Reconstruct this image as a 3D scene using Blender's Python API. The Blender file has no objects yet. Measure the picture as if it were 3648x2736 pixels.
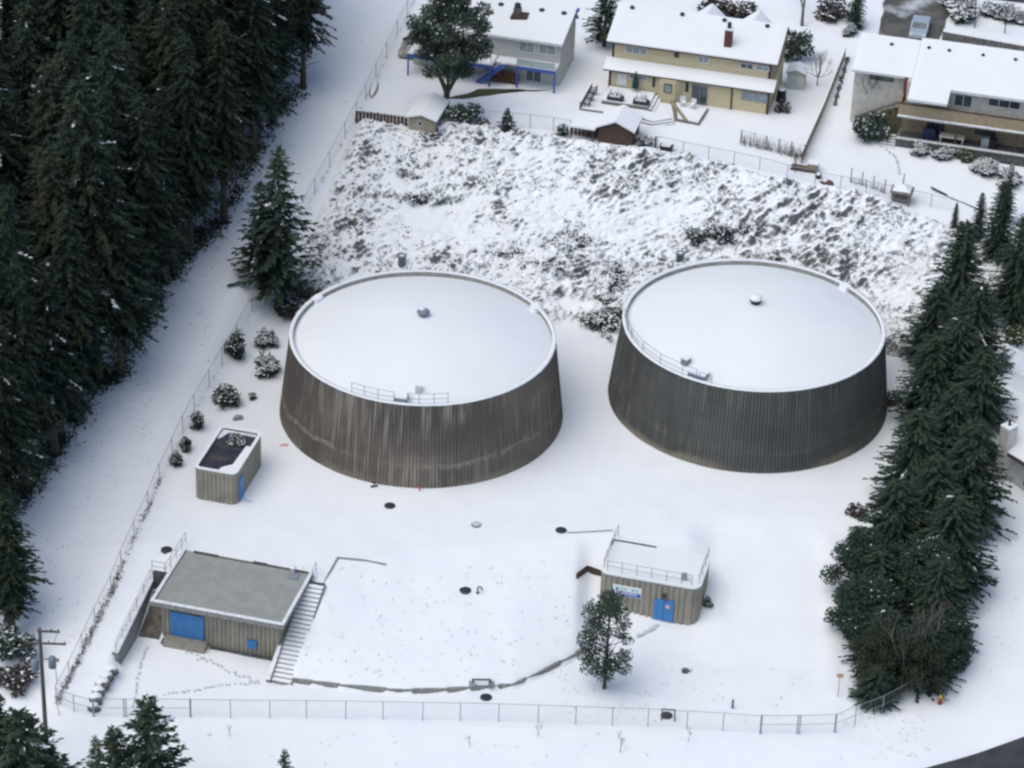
import bpy, math, random
import numpy as np
from math import sin, cos, pi, radians, hypot
from mathutils import Vector, Matrix, noise as mnoise
random.seed(7); RNG = np.random.default_rng(7)
scn = bpy.context.scene
col = scn.collection

# ------------------------------------------------------------------ camera, sky, sun, exposure
IMG_W, IMG_H = 3648.0, 2736.0
FOC = 10720.0                       # focal length in photo pixels
PITCH, ROLL, CAM_H = radians(31.46), radians(2.2), 138.0
_fw = np.array([0, cos(PITCH), -sin(PITCH)])
_u0 = np.array([0, sin(PITCH), cos(PITCH)]); _r0 = np.array([1.0, 0, 0])
_rt = cos(ROLL)*_r0 + sin(ROLL)*_u0; _up = cos(ROLL)*_u0 - sin(ROLL)*_r0
_C = np.array([0, 0, CAM_H])
cd = bpy.data.cameras.new('camera'); cam = bpy.data.objects.new('camera', cd); col.objects.link(cam)
cd.sensor_fit = 'HORIZONTAL'; cd.sensor_width = 36.0; cd.lens = 36.0*FOC/IMG_W
cd.clip_start = 1.0; cd.clip_end = 6000.0
M = Matrix(((_rt[0], _up[0], -_fw[0], 0), (_rt[1], _up[1], -_fw[1], 0), (_rt[2], _up[2], -_fw[2], CAM_H), (0, 0, 0, 1)))
cam.matrix_world = M
scn.camera = cam
SUN_EL, SUN_AZ = radians(64), radians(235)      # azimuth clockwise from +Y (north)
w = bpy.data.worlds.new('World'); scn.world = w; w.use_nodes = True
nt = w.node_tree; nt.nodes.clear()
sky = nt.nodes.new('ShaderNodeTexSky'); sky.sky_type = 'NISHITA'; sky.sun_disc = False
sky.sun_elevation = SUN_EL; sky.sun_rotation = SUN_AZ
sky.air_density = 1.0; sky.dust_density = 2.2; sky.ozone_density = 1.0; sky.altitude = 100
bg = nt.nodes.new('ShaderNodeBackground'); bg.inputs['Strength'].default_value = 0.126
wo = nt.nodes.new('ShaderNodeOutputWorld')
nt.links.new(sky.outputs[0], bg.inputs['Color']); nt.links.new(bg.outputs[0], wo.inputs['Surface'])
sd = bpy.data.lights.new('sun', 'SUN'); sd.energy = 1.5; sd.angle = radians(70); sd.color = (0.97, 0.97, 0.88)
so = bpy.data.objects.new('sun', sd); col.objects.link(so)
_sdir = Vector((sin(SUN_AZ)*cos(SUN_EL), cos(SUN_AZ)*cos(SUN_EL), sin(SUN_EL)))
so.rotation_euler = _sdir.to_track_quat('Z', 'Y').to_euler(); so.location = (0, 150, 120)
scn.view_settings.view_transform = 'Standard'; scn.view_settings.look = 'None'
scn.view_settings.gamma = 1.0; scn.view_settings.exposure = 0.16; scn.view_settings.use_curve_mapping = False
scn.render.engine = 'CYCLES'; scn.cycles.pixel_filter_type = 'BLACKMAN_HARRIS'; scn.cycles.filter_width = 2.5
scn.render.resolution_x, scn.render.resolution_y = 1024, 768

# ------------------------------------------------------------------ pixel -> direction helpers
def ray(u, v):
    d = _fw + _rt*(u-IMG_W/2)/FOC - _up*(v-IMG_H/2)/FOC
    return d
def P(u, v, z):
    d = ray(u, v); t = (z-CAM_H)/d[2]; return _C + d*t
def PY(u, v, Y):
    d = ray(u, v); return _C + d*(Y/d[1])
def proj(p):
    q = np.asarray(p, float)-_C; z = q@_fw
    return IMG_W/2+FOC*(q@_rt)/z, IMG_H/2-FOC*(q@_up)/z
def topz(b, v):
    z = b[2]
    for _ in range(30): z += (proj((b[0], b[1], z))[1]-v)/36
    return z

# ------------------------------------------------------------------ terrain shape
ANG = radians(-13.5)
EX = np.array([cos(ANG), sin(ANG), 0]); EY = np.array([-sin(ANG), cos(ANG), 0])
GAR = np.array([-27.48, 190.47, 0.0])
def sst(t): t = np.clip(t, 0, 1); return t*t*(3-2*t)
XF_Y = [150, 181, 193, 210, 224, 250, 262, 282, 320]; XF_X = [-36, -33.7, -31.3, -28.4, -25.3, -18.8, -16, -12.2, -5]
BT_X = [-30, -16, -7.3, 4.9, 13.5, 24.9, 32.6, 40.1, 50]; BT_Y = [260.5, 260.5, 261, 258, 256.1, 251, 248.8, 245.6, 241]
BF_X = [-30, -22, -8, 6.7, 14, 20, 28, 34, 40, 50]; BF_Y = [238, 237, 235, 236.5, 238.3, 238.8, 236, 231, 226, 220]
YC_X = [-18, -16, -12.5, -7.8, -4.6, 1, 5.6, 7.5]; YC_Y = [186.1, 186.0, 185.5, 185.1, 185.4, 186.3, 190.4, 193]
def zt(x, y):
    x = np.asarray(x, float); y = np.asarray(y, float)
    up = np.interp(y, [100, 165, 181, 199, 500], [-12, -5.4, -3.6, 0, 0])         # ramp on the left
    # mound
    yc = np.interp(x, YC_X, YC_Y); yt = np.interp(x, [-14, -11, -7, 6, 9], [194.6, 197.5, 199.8, 202, 202.5])
    tt = np.clip((y-yc)/(yt-yc), 0, 1)
    mound = np.where(y > yc, -3.15+3.15*(tt**0.9), np.minimum(-3.55, up))
    # drive right of the hut
    drv = np.interp(y, [100, 165, 181, 190, 196, 206, 500], [-12, -5.4, -3.7, -3.35, -2.5, 0, 0])
    wr = sst((x-14.5)/3.0)
    hutf = np.interp(y, [100, 165, 181, 195.5, 202.5, 500], [-12, -5.4, -3.65, -3.3, 0, 0])
    wh = sst((x-5.6)/1.6)
    zf = mound*(1-wh)+hutf*wh
    zf = zf*(1-wr)+drv*wr
    # garage court
    dx = x-GAR[0]; dy = y-GAR[1]
    s = dx*EX[0]+dy*EX[1]; t = dx*EY[0]+dy*EY[1]
    court = np.minimum(np.minimum(-3.55, up+0*x), -3.55)
    incourt = (s > -1.60) & (s < 12.0) & (t < 6.9)
    gap = (s < 0.7) & (s > -1.60) & (t > 0)
    zc = np.where(gap, -3.55+np.clip(t, 0, 3.8)*0.55, court)
    stair = (s > 10.45) & (s < 12.0)
    zc = np.where(stair & (t > -2.2), np.clip(-3.75+(t+2.1)*0.4, -3.75, -0.35), zc)
    zc = np.where((t > 4.2) & gap, up, zc)
    wl2 = sst((-1.35-s)/0.9)
    zf = np.where(s < -1.60, up, zf)
    # beyond the retaining wall end, soften between ramp and court
    soft = (t < -3.9) & (s < 2.0)
    zsoft = up + (np.minimum(-3.55, up)-up)*sst((s+1.9)/1.6)
    zf = np.where(incourt, zc, zf)
    zf = np.where(soft & (s > -1.9), zsoft, zf)
    # bank + house plateau
    bf = np.interp(x, BF_X, BF_Y); bt = np.interp(x, BT_X, BT_Y)
    tb = np.clip((y-bf)/(bt-bf), 0, 1)
    plat = np.interp(y, [0, 271, 286, 330, 600], [8, 8, 8.9, 10.5, 16])
    bank = np.where(tb < 1, 8*(1-(1-tb)**1.25), plat)
    zy = np.where(y > 210, bank, zf)
    # right side lot
    zr = np.interp(y, [100, 165, 181, 205, 232, 246, 258, 290, 600], [-13, -6, -4.1, -1.2, 2.2, 6.8, 8, 9, 16])
    wx = sst((x-31)/6.0)
    zy = zy*(1-wx)+zr*wx
    # corridor / forest on the left
    zl = np.interp(y, [100, 165, 181, 199, 210, 224, 243, 262, 282, 330, 600], [-12, -5.4, -3.7, -0.7, 0.2, 1.1, 4.4, 8, 9, 11, 18])
    xf = np.interp(y, XF_Y, XF_X)
    wl = sst((xf+1.0-x)/4.0)
    z = zy*(1-wl)+zl*wl + np.clip(-40-x, 0, 100)*0.05
    return z
def zs(x, y): return float(zt(x, y))
def G(u, v):
    d = ray(u, v)
    t0 = (22-CAM_H)/d[2]; t1 = (-14-CAM_H)/d[2]
    for _ in range(3):
        ts = np.linspace(t0, t1, 400); p = _C[None]+d[None]*ts[:, None]
        below = p[:, 2] <= zt(p[:, 0], p[:, 1])
        i = int(np.argmax(below)); i = max(i, 1)
        t0, t1 = ts[i-1], ts[i]
    return _C+d*((t0+t1)/2)
def D(u, v): return G(u*IMG_W/2212, v*IMG_W/2212)      # same from the 2212 px wide view

# ------------------------------------------------------------------ materials
MATS = {}
def mat(name, c, rough=0.8, c2=None, scale=3.0, stretch=(1, 1, 1), lo=0.4, hi=0.6, bump=0.0, bscale=20.0, bdist=0.02, metal=0.0, spec=0.3, detail=6.0, c3=None, scale3=0.6, lo3=.5, hi3=.7):
    m = bpy.data.materials.new(name); m.use_nodes = True; n = m.node_tree; b = n.nodes['Principled BSDF']
    b.inputs['Base Color'].default_value = (*c, 1); b.inputs['Roughness'].default_value = rough
    b.inputs['Metallic'].default_value = metal; b.inputs['Specular IOR Level'].default_value = spec
    tc = n.nodes.new('ShaderNodeTexCoord')
    def nz(sc, st, det):
        mp = n.nodes.new('ShaderNodeMapping'); mp.inputs['Scale'].default_value = st
        n.links.new(tc.outputs['Object'], mp.inputs['Vector'])
        t = n.nodes.new('ShaderNodeTexNoise'); t.inputs['Scale'].default_value = sc; t.inputs['Detail'].default_value = det
        n.links.new(mp.outputs[0], t.inputs['Vector']); return t
    last = None
    if c2:
        t = nz(scale, stretch, detail); r = n.nodes.new('ShaderNodeMapRange')
        r.inputs['From Min'].default_value = lo; r.inputs['From Max'].default_value = hi
        n.links.new(t.outputs['Fac'], r.inputs['Value'])
        mx = n.nodes.new('ShaderNodeMix'); mx.data_type = 'RGBA'
        mx.inputs['A'].default_value = (*c, 1); mx.inputs['B'].default_value = (*c2, 1)
        n.links.new(r.outputs[0], mx.inputs['Factor']); last = mx
    if c3:
        t = nz(scale3, (1, 1, 1), 4.0); r = n.nodes.new('ShaderNodeMapRange')
        r.inputs['From Min'].default_value = lo3; r.inputs['From Max'].default_value = hi3
        n.links.new(t.outputs['Fac'], r.inputs['Value'])
        mx = n.nodes.new('ShaderNodeMix'); mx.data_type = 'RGBA'
        if last: n.links.new(last.outputs['Result'], mx.inputs['A'])
        else: mx.inputs['A'].default_value = (*c, 1)
        mx.inputs['B'].default_value = (*c3, 1)
        n.links.new(r.outputs[0], mx.inputs['Factor']); last = mx
    if last: n.links.new(last.outputs['Result'], b.inputs['Base Color'])
    if bump:
        t = nz(bscale, (1, 1, 1), 5.0); bp = n.nodes.new('ShaderNodeBump')
        bp.inputs['Strength'].default_value = bump; bp.inputs['Distance'].default_value = bdist
        n.links.new(t.outputs['Fac'], bp.inputs['Height']); n.links.new(bp.outputs[0], b.inputs['Normal'])
    MATS[name] = m; return m
SNOW = (0.86, 0.875, 0.895)
mat('snow', SNOW, 0.75, (0.835, 0.85, 0.88), 0.35, bump=0.30, bscale=2.2, bdist=0.08, spec=0.2)
mat('snow_smooth', (0.825, 0.838, 0.85), 0.75, (0.805, 0.82, 0.835), 0.3, bump=0.08, bscale=1.2, bdist=0.05, spec=0.2)
mat('snow_thin', (0.80, 0.82, 0.85), 0.8, (0.50, 0.52, 0.53), 3.0, lo=0.5, hi=0.75, bump=0.2, bscale=8)
mat('slush', (0.64, 0.67, 0.72), 0.7, (0.48, 0.50, 0.54), 6)
mat('conc_pale', (0.325, 0.30, 0.245), 0.9, (0.27, 0.25, 0.21), 1.2, (2, 2, 0.3), c3=(0.20, 0.19, 0.165), scale3=0.7, lo3=.5, hi3=.8)
mat('conc_kerb', (0.30, 0.30, 0.29), 0.9, (0.2, 0.2, 0.19), 4)
mat('conc_dark', (0.12, 0.12, 0.12), 0.9, (0.07, 0.07, 0.07), 3)
mat('roof_gravel', (0.33, 0.34, 0.325), 0.9, (0.295, 0.30, 0.29), 1.3, bump=0.4, bscale=30, c3=(0.32, 0.305, 0.275), scale3=0.3)
mat('roof_wet', (0.055, 0.055, 0.07), 0.5, (0.03, 0.03, 0.045), 2.0, c3=(0.10, 0.09, 0.08), scale3=1.0)
mat('blue_paint', (0.065, 0.235, 0.52), 0.5, (0.055, 0.20, 0.46), 1.5, (4, 4, .4))
mat('blue_trim', (0.06, 0.12, 0.36), 0.6)
mat('white_paint', (0.72, 0.73, 0.73), 0.6, (0.6, 0.61, 0.62), 2)
mat('galv', (0.30, 0.33, 0.37), 0.5, metal=0.3)
mat('wire', (0.33, 0.36, 0.40), 0.6)
mat('iron', (0.045, 0.055, 0.065), 0.6, (0.025, 0.03, 0.035), 8)
mat('teal_pipe', (0.05, 0.16, 0.19), 0.5)
mat('wood_brown', (0.115, 0.075, 0.055), 0.85, (0.07, 0.048, 0.04), 2.5, (6, 6, .6))
mat('wood_grey', (0.24, 0.22, 0.20), 0.9, (0.15, 0.135, 0.125), 3, (1, 1, 6))
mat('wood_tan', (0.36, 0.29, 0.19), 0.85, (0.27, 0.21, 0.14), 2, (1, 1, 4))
mat('firewood', (0.20, 0.095, 0.05), 0.9, (0.09, 0.05, 0.035), 6)
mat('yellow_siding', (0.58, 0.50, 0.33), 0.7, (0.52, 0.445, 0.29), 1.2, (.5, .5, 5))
mat('brown_trim', (0.075, 0.045, 0.04), 0.7)
mat('grey_siding', (0.50, 0.51, 0.49), 0.75, (0.43, 0.44, 0.43), 1.0, (.4, .4, 6))
mat('cream_siding', (0.60, 0.58, 0.53), 0.75, (0.5, 0.48, 0.44), 1.5)
mat('green_grey_panel', (0.42, 0.50, 0.48), 0.4)
mat('tan_siding', (0.40, 0.37, 0.28), 0.8, (0.33, 0.30, 0.23), 2)
mat('brick', (0.15, 0.062, 0.05), 0.9, (0.10, 0.045, 0.04), 9)
mat('red_trim', (0.20, 0.045, 0.05), 0.6)
mat('glass', (0.045, 0.06, 0.075), 0.08, (0.09, 0.11, 0.12), 0.8, spec=0.6)
mat('curtain_glass', (0.30, 0.36, 0.36), 0.2, (0.20, 0.25, 0.26), 1.5, spec=0.5)
mat('asphalt', (0.042, 0.043, 0.05), 0.75, (0.06, 0.06, 0.066), 0.5, (1, 1, 1), bump=.2, bscale=40)
mat('wet_drive', (0.13, 0.125, 0.11), 0.6, (0.075, 0.072, 0.066), 0.5, c3=(0.5, 0.52, 0.54), scale3=0.28, lo3=.56, hi3=.70)
mat('soil', (0.17, 0.15, 0.125), 0.95, (0.10, 0.088, 0.076), 2)
mat('moss', (0.085, 0.095, 0.05), 0.95, (0.05, 0.06, 0.03), 3, c3=(0.10, 0.075, 0.05), scale3=.8)
mat('bark', (0.10, 0.078, 0.065), 0.95, (0.055, 0.042, 0.036), 2, (4, 4, .5))
mat('bark_pale', (0.20, 0.175, 0.15), 0.95, (0.12, 0.10, 0.09), 2, (4, 4, .5))
mat('bark_pole', (0.14, 0.13, 0.115), 0.9, (0.09, 0.083, 0.075), 2, (5, 5, .4))
mat('twig', (0.085, 0.070, 0.066), 0.95, (0.05, 0.042, 0.04), 5)
mat('twig_grey', (0.19, 0.17, 0.16), 0.95, (0.12, 0.10, 0.095), 5)
mat('fir', (0.020, 0.040, 0.029), 0.75, (0.034, 0.046, 0.022), 0.22, lo=.42, hi=.62, c3=(0.014, 0.030, 0.024), scale3=0.5)
mat('fir_mid', (0.036, 0.064, 0.046), 0.75, (0.050, 0.066, 0.036), 0.30, lo=.45, hi=.65, c3=(0.017, 0.036, 0.028), scale3=0.7)
mat('fir_blue', (0.040, 0.072, 0.054), 0.75, (0.03, 0.055, 0.04), 0.6)
mat('fir_olive', (0.030, 0.044, 0.026), 0.8, (0.040, 0.044, 0.026), 0.3)
mat('leaf', (0.060, 0.090, 0.066), 0.6, (0.040, 0.062, 0.048), 0.8, c3=(0.075, 0.09, 0.055), scale3=1.2)
mat('leaf_dark', (0.028, 0.048, 0.036), 0.6, (0.018, 0.032, 0.026), 1.0)
mat('leaf_olive', (0.085, 0.10, 0.045), 0.7, (0.07, 0.09, 0.035), 1.0)
mat('bramble', (0.060, 0.072, 0.066), 0.85, (0.085, 0.077, 0.074), 0.9, lo=.5, hi=.65, c3=(0.032, 0.042, 0.042), scale3=1.6)
mat('grass_dry', (0.26, 0.26, 0.255), 0.95, (0.17, 0.175, 0.17), 3)
mat('orange', (0.55, 0.30, 0.20), 0.6)
mat('hydrant_red', (0.30, 0.05, 0.04), 0.5)
mat('snow_track', (0.825, 0.838, 0.862), 0.8, (0.85, 0.865, 0.89), 1.2)
mat('red', (0.80, 0.05, 0.04), 0.4)
mat('yellow', (0.50, 0.36, 0.10), 0.5)
mat('dark', (0.02, 0.022, 0.026), 0.6)
mat('black_plastic', (0.018, 0.024, 0.028), 0.45)
mat('green_canvas', (0.02, 0.055, 0.055), 0.8)
mat('navy', (0.02, 0.03, 0.07), 0.5)
mat('sign_white', (0.70, 0.74, 0.72), 0.5)
mat('sign_blue', (0.05, 0.10, 0.42), 0.5)
mat('sign_teal', (0.10, 0.38, 0.42), 0.5)
mat('sign_pink', (0.70, 0.42, 0.42), 0.5)
mat('car_silver', (0.34, 0.40, 0.47), 0.3, spec=.5)
mat('car_tan', (0.30, 0.29, 0.24), 0.4, spec=.5)
mat('rubber', (0.015, 0.015, 0.016), 0.8)
mat('tank_roof_pipe', (0.20, 0.24, 0.28), 0.6)
mat('stone', (0.16, 0.155, 0.15), 0.9, (0.09, 0.088, 0.085), 3)

def tank_mat(name, base, dark, pale, band, green, pale_lo, pale_hi, seed, ring=.75):
    m = bpy.data.materials.new(name); m.use_nodes = True; n = m.node_tree; b = n.nodes['Principled BSDF']
    b.inputs['Roughness'].default_value = 0.9; b.inputs['Specular IOR Level'].default_value = 0.2
    at = n.nodes.new('ShaderNodeAttribute'); at.attribute_name = 'UVMap'; at.attribute_type = 'GEOMETRY'
    def N(sx, sy, sc, det=5, off=0.0):
        mp = n.nodes.new('ShaderNodeMapping'); mp.inputs['Scale'].default_value = (sx, sy, 1); mp.inputs['Location'].default_value = (seed+off, off*2, 0)
        n.links.new(at.outputs['Vector'], mp.inputs['Vector'])
        t = n.nodes.new('ShaderNodeTexNoise'); t.inputs['Scale'].default_value = sc; t.inputs['Detail'].default_value = det
        n.links.new(mp.outputs[0], t.inputs['Vector']); return t.outputs['Fac']
    def R(v, a, c, lo=0.0, hi=1.0):
        r = n.nodes.new('ShaderNodeMapRange'); r.inputs['From Min'].default_value = a; r.inputs['From Max'].default_value = c
        r.inputs['To Min'].default_value = lo; r.inputs['To Max'].default_value = hi
        n.links.new(v, r.inputs['Value']); return r.outputs[0]
    def X(f, A, B):
        mx = n.nodes.new('ShaderNodeMix'); mx.data_type = 'RGBA'
        n.links.new(f, mx.inputs['Factor'])
        for k, v in (('A', A), ('B', B)):
            if isinstance(v, tuple): mx.inputs[k].default_value = (*v, 1)
            else: n.links.new(v, mx.inputs[k])
        return mx.outputs['Result']
    def mul(a, c):
        q = n.nodes.new('ShaderNodeMath'); q.operation = 'MULTIPLY'; n.links.new(a, q.inputs[0])
        if isinstance(c, float): q.inputs[1].default_value = c
        else: n.links.new(c, q.inputs[1])
        return q.outputs[0]
    sep = n.nodes.new('ShaderNodeSeparateXYZ'); n.links.new(at.outputs['Vector'], sep.inputs[0]); Z = sep.outputs['Y']
    c = X(R(N(0.10, 0.12, 1.0, 4), .38, .62), base, dark)
    sn = n.nodes.new('ShaderNodeVectorMath'); sn.operation = 'SNAP'; sn.inputs[1].default_value = (2.4, 1.45, 1.0); n.links.new(at.outputs['Vector'], sn.inputs[0])
    wn = n.nodes.new('ShaderNodeTexWhiteNoise'); wn.noise_dimensions = '2D'; n.links.new(sn.outputs[0], wn.inputs['Vector'])
    c = X(R(wn.outputs['Value'], .45, 1.0, 0, .38), c, dark)
    c = X(R(N(2.2, 0.10, 1.0, 3, 3.1), .50, .72, 0, .55), c, dark)
    c = X(mul(R(N(2.8, 0.16, 1.0, 4, 7.7), pale_lo, pale_hi), R(N(0.08, 0.2, 1.0, 3, 9.0), .40, .62)), c, pale)
    c = X(mul(R(N(0.16, 0.3, 1.0, 4, 21.), .52, .66), R(Z, 5.5, 2.0, 0, 0.55)), c, green)
    # efflorescence bands and the clean foot of the wall, both with ragged edges
    zz = n.nodes.new('ShaderNodeMath'); zz.operation = 'ADD'; n.links.new(Z, zz.inputs[0]); n.links.new(R(N(0.12, 0, 1.0, 4, 13.), 0, 1, -1.4, 1.4), zz.inputs[1])
    c = X(mul(mul(R(zz.outputs[0], 2.45, 2.2), R(zz.outputs[0], 1.75, 2.05)), mul(R(N(1.6, 1.6, 1.0, 3, 5.), .38, .60, 0, ring), R(N(0.07, 0.0, 1.0, 2, 29.), .40, .52))), c, pale)
    c = X(mul(R(zz.outputs[0], 0.75, 0.25), R(N(0.09, 0.0, 1.0, 3, 17.), .45, .60)), c, band)
    n.links.new(c, b.inputs['Base Color'])
    bp = n.nodes.new('ShaderNodeBump'); bp.inputs['Strength'].default_value = .25; bp.inputs['Distance'].default_value = .02
    n.links.new(N(3, 1.5, 1.5), bp.inputs['Height']); n.links.new(bp.outputs[0], b.inputs['Normal'])
    MATS[name] = m
tank_mat('tank_wall_brown', (0.185, 0.160, 0.138), (0.105, 0.092, 0.083), (0.32, 0.295, 0.25), (0.25, 0.23, 0.18), (0.15, 0.135, 0.11), .48, .70, 3.0)
tank_mat('tank_wall_slate', (0.120, 0.121, 0.114), (0.070, 0.071, 0.070), (0.20, 0.19, 0.16), (0.25, 0.23, 0.175), (0.085, 0.092, 0.076), .50, .70, 41.0, .25)

# snow that thins to bramble where the surface is steep
def brush_mat():
    m = bpy.data.materials.new('brush_snow'); m.use_nodes = True; n = m.node_tree; b = n.nodes['Principled BSDF']
    b.inputs['Roughness'].default_value = .85; b.inputs['Specular IOR Level'].default_value = .15
    g = n.nodes.new('ShaderNodeNewGeometry'); sp = n.nodes.new('ShaderNodeSeparateXYZ'); n.links.new(g.outputs['True Normal'], sp.inputs[0])
    tc = n.nodes.new('ShaderNodeTexCoord')
    t = n.nodes.new('ShaderNodeTexNoise'); t.inputs['Scale'].default_value = 3.2; t.inputs['Detail'].default_value = 5; n.links.new(tc.outputs['Object'], t.inputs['Vector'])
    a = n.nodes.new('ShaderNodeMath'); a.operation = 'MULTIPLY_ADD'; a.inputs[1].default_value = 0.55; n.links.new(t.outputs['Fac'], a.inputs[0]); n.links.new(sp.outputs['Z'], a.inputs[2])
    r = n.nodes.new('ShaderNodeMapRange'); r.inputs['From Min'].default_value = 0.66; r.inputs['From Max'].default_value = 0.94; n.links.new(a.outputs[0], r.inputs['Value'])
    t2 = n.nodes.new('ShaderNodeTexNoise'); t2.inputs['Scale'].default_value = 0.5; t2.inputs['Detail'].default_value = 4; n.links.new(tc.outputs['Object'], t2.inputs['Vector'])
    r2 = n.nodes.new('ShaderNodeMapRange'); r2.inputs['From Min'].default_value = .42; r2.inputs['From Max'].default_value = .6; n.links.new(t2.outputs['Fac'], r2.inputs['Value'])
    mb = n.nodes.new('ShaderNodeMix'); mb.data_type = 'RGBA'; mb.inputs['A'].default_value = (.10, .112, .112, 1); mb.inputs['B'].default_value = (.14, .135, .138, 1); n.links.new(r2.outputs[0], mb.inputs['Factor'])
    mx = n.nodes.new('ShaderNodeMix'); mx.data_type = 'RGBA'; n.links.new(mb.outputs['Result'], mx.inputs['A']); mx.inputs['B'].default_value = (*SNOW, 1)
    n.links.new(r.outputs[0], mx.inputs['Factor']); n.links.new(mx.outputs['Result'], b.inputs['Base Color'])
    MATS['brush_snow'] = m
brush_mat()

# ------------------------------------------------------------------ object helpers
def tag(o, label=None, cat=None, group=None, kind=None):
    if label: o['label'] = label
    if cat: o['category'] = cat
    if group: o['group'] = group
    if kind: o['kind'] = kind
    return o
def thing(name, label, cat, loc=(0, 0, 0), rz=0.0, group=None):
    o = bpy.data.objects.new(name, None); col.objects.link(o); o.empty_display_size = 0.3
    o.location = tuple(float(a) for a in loc); o.rotation_euler = (0, 0, rz)
    return tag(o, label, cat, group)
def link(name, me, parent=None, m=None, loc=None):
    o = bpy.data.objects.new(name, me); col.objects.link(o)
    if m is not None and len(me.materials) == 0: me.materials.append(MATS[m])
    if parent is not None: o.parent = parent
    if loc is not None: o.location = loc
    return o
class MB:
    """collects faces in local coordinates and links them as one mesh object"""
    def __init__(s): s.v = []; s.f = []
    def poly(s, pts):
        i = len(s.v); s.v += [tuple(map(float, p)) for p in pts]; s.f.append(tuple(range(i, i+len(pts)))); return s
    def hexa(s, b, t):
        i = len(s.v); s.v += [tuple(map(float, p)) for p in list(b)+list(t)]; n = len(b)
        s.f.append(tuple(i+k for k in reversed(range(n)))); s.f.append(tuple(i+n+k for k in range(n)))
        for k in range(n): s.f.append((i+k, i+(k+1) % n, i+n+(k+1) % n, i+n+k))
        return s
    def box(s, x0, x1, y0, y1, z0, z1):
        return s.hexa([(x0, y0, z0), (x1, y0, z0), (x1, y1, z0), (x0, y1, z0)], [(x0, y0, z1), (x1, y0, z1), (x1, y1, z1), (x0, y1, z1)])
    def prism(s, pts, z0, z1):
        return s.hexa([(p[0], p[1], z0) for p in pts], [(p[0], p[1], z1) for p in pts])
    def tube(s, p0, p1, r0, r1=None, n=6, cap=True):
        p0 = Vector(p0); p1 = Vector(p1); r1 = r0 if r1 is None else r1
        d = p1-p0
        if d.length < 1e-6: return s
        q = d.to_track_quat('Z', 'Y'); i = len(s.v)
        for p, r in ((p0, r0), (p1, r1)):
            for k in range(n): s.v.append(tuple(p+q @ Vector((r*cos(2*pi*k/n), r*sin(2*pi*k/n), 0))))
        for k in range(n): s.f.append((i+k, i+(k+1) % n, i+n+(k+1) % n, i+n+k))
        if cap: s.f.append(tuple(i+k for k in reversed(range(n)))); s.f.append(tuple(i+n+k for k in range(n)))
        return s
    def lathe(s, prof, n=24, c=(0, 0)):
        i = len(s.v); m = len(prof)
        for r, z in prof:
            for k in range(n): s.v.append((c[0]+r*cos(2*pi*k/n), c[1]+r*sin(2*pi*k/n), z))
        for j in range(m-1):
            for k in range(n): s.f.append((i+j*n+k, i+j*n+(k+1) % n, i+(j+1)*n+(k+1) % n, i+(j+1)*n+k))
        s.f.append(tuple(i+k for k in reversed(range(n)))); s.f.append(tuple(i+(m-1)*n+k for k in range(n)))
        return s
    def mesh(s, name, m=None, smooth=False):
        me = bpy.data.meshes.new(name); me.from_pydata(s.v, [], s.f); me.update()
        if m: me.materials.append(MATS[m])
        if smooth: me.polygons.foreach_set('use_smooth', [True]*len(me.polygons))
        return me
    def build(s, name, m, parent=None, smooth=False, loc=None): return link(name, s.mesh(name, m, smooth), parent, loc=loc)
def np_mesh(name, v, f, m, smooth=False):
    me = bpy.data.meshes.new(name); v = np.asarray(v, np.float32).reshape(-1, 3); f = np.asarray(f, np.int32)
    me.vertices.add(len(v)); me.vertices.foreach_set('co', v.ravel())
    k = f.shape[1]; me.loops.add(f.size); me.loops.foreach_set('vertex_index', f.ravel())
    me.polygons.add(len(f)); me.polygons.foreach_set('loop_start', np.arange(0, f.size, k, dtype=np.int32))
    me.update(calc_edges=True); me.validate()
    if m: me.materials.append(MATS[m])
    if smooth: me.polygons.foreach_set('use_smooth', [True]*len(me.polygons))
    return me
def rrect(x0, x1, y0, y1, r, n=6):
    out = []
    for cx, cy, a in ((x1-r, y0+r, -90), (x1-r, y1-r, 0), (x0+r, y1-r, 90), (x0+r, y0+r, 180)):
        for k in range(n+1):
            t = radians(a+90*k/n); out.append((cx+r*cos(t), cy+r*sin(t)))
    return out
def resample(path, step):
    p = [np.array(a, float) for a in path]+[np.array(path[0], float)]
    L = sum(np.linalg.norm(p[i+1]-p[i]) for i in range(len(p)-1)); n = max(8, int(L/step)); out = []; nrm = []
    acc = 0; i = 0; seg = np.linalg.norm(p[1]-p[0])
    for k in range(n):
        tgt = L*k/n
        while acc+seg < tgt-1e-9: acc += seg; i += 1; seg = np.linalg.norm(p[i+1]-p[i])
        t = (tgt-acc)/max(seg, 1e-9); out.append(p[i]+(p[i+1]-p[i])*t); d = (p[i+1]-p[i])/max(seg, 1e-9); nrm.append((d[1], -d[0]))
    return out, nrm
def ribbed(path, z0, z1, pitch=0.3, depth=0.05):
    """wall of vertical ribs following a closed path"""
    mb = MB(); pts, nr = resample(path, pitch/4); pts = pts[:len(pts)//4*4]; nr = nr[:len(pts)]; n = len(pts)
    off = [0, 0, 0, -depth]
    for z in (z0, z1):
        for k in range(n): o = off[k % 4]; mb.v.append((pts[k][0]+nr[k][0]*o, pts[k][1]+nr[k][1]*o, z))
    for k in range(n): mb.f.append((k, (k+1) % n, n+(k+1) % n, n+k))
    return mb
def world_to(o, p): return (p[0]-o[0], p[1]-o[1], p[2]-o[2])
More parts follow.
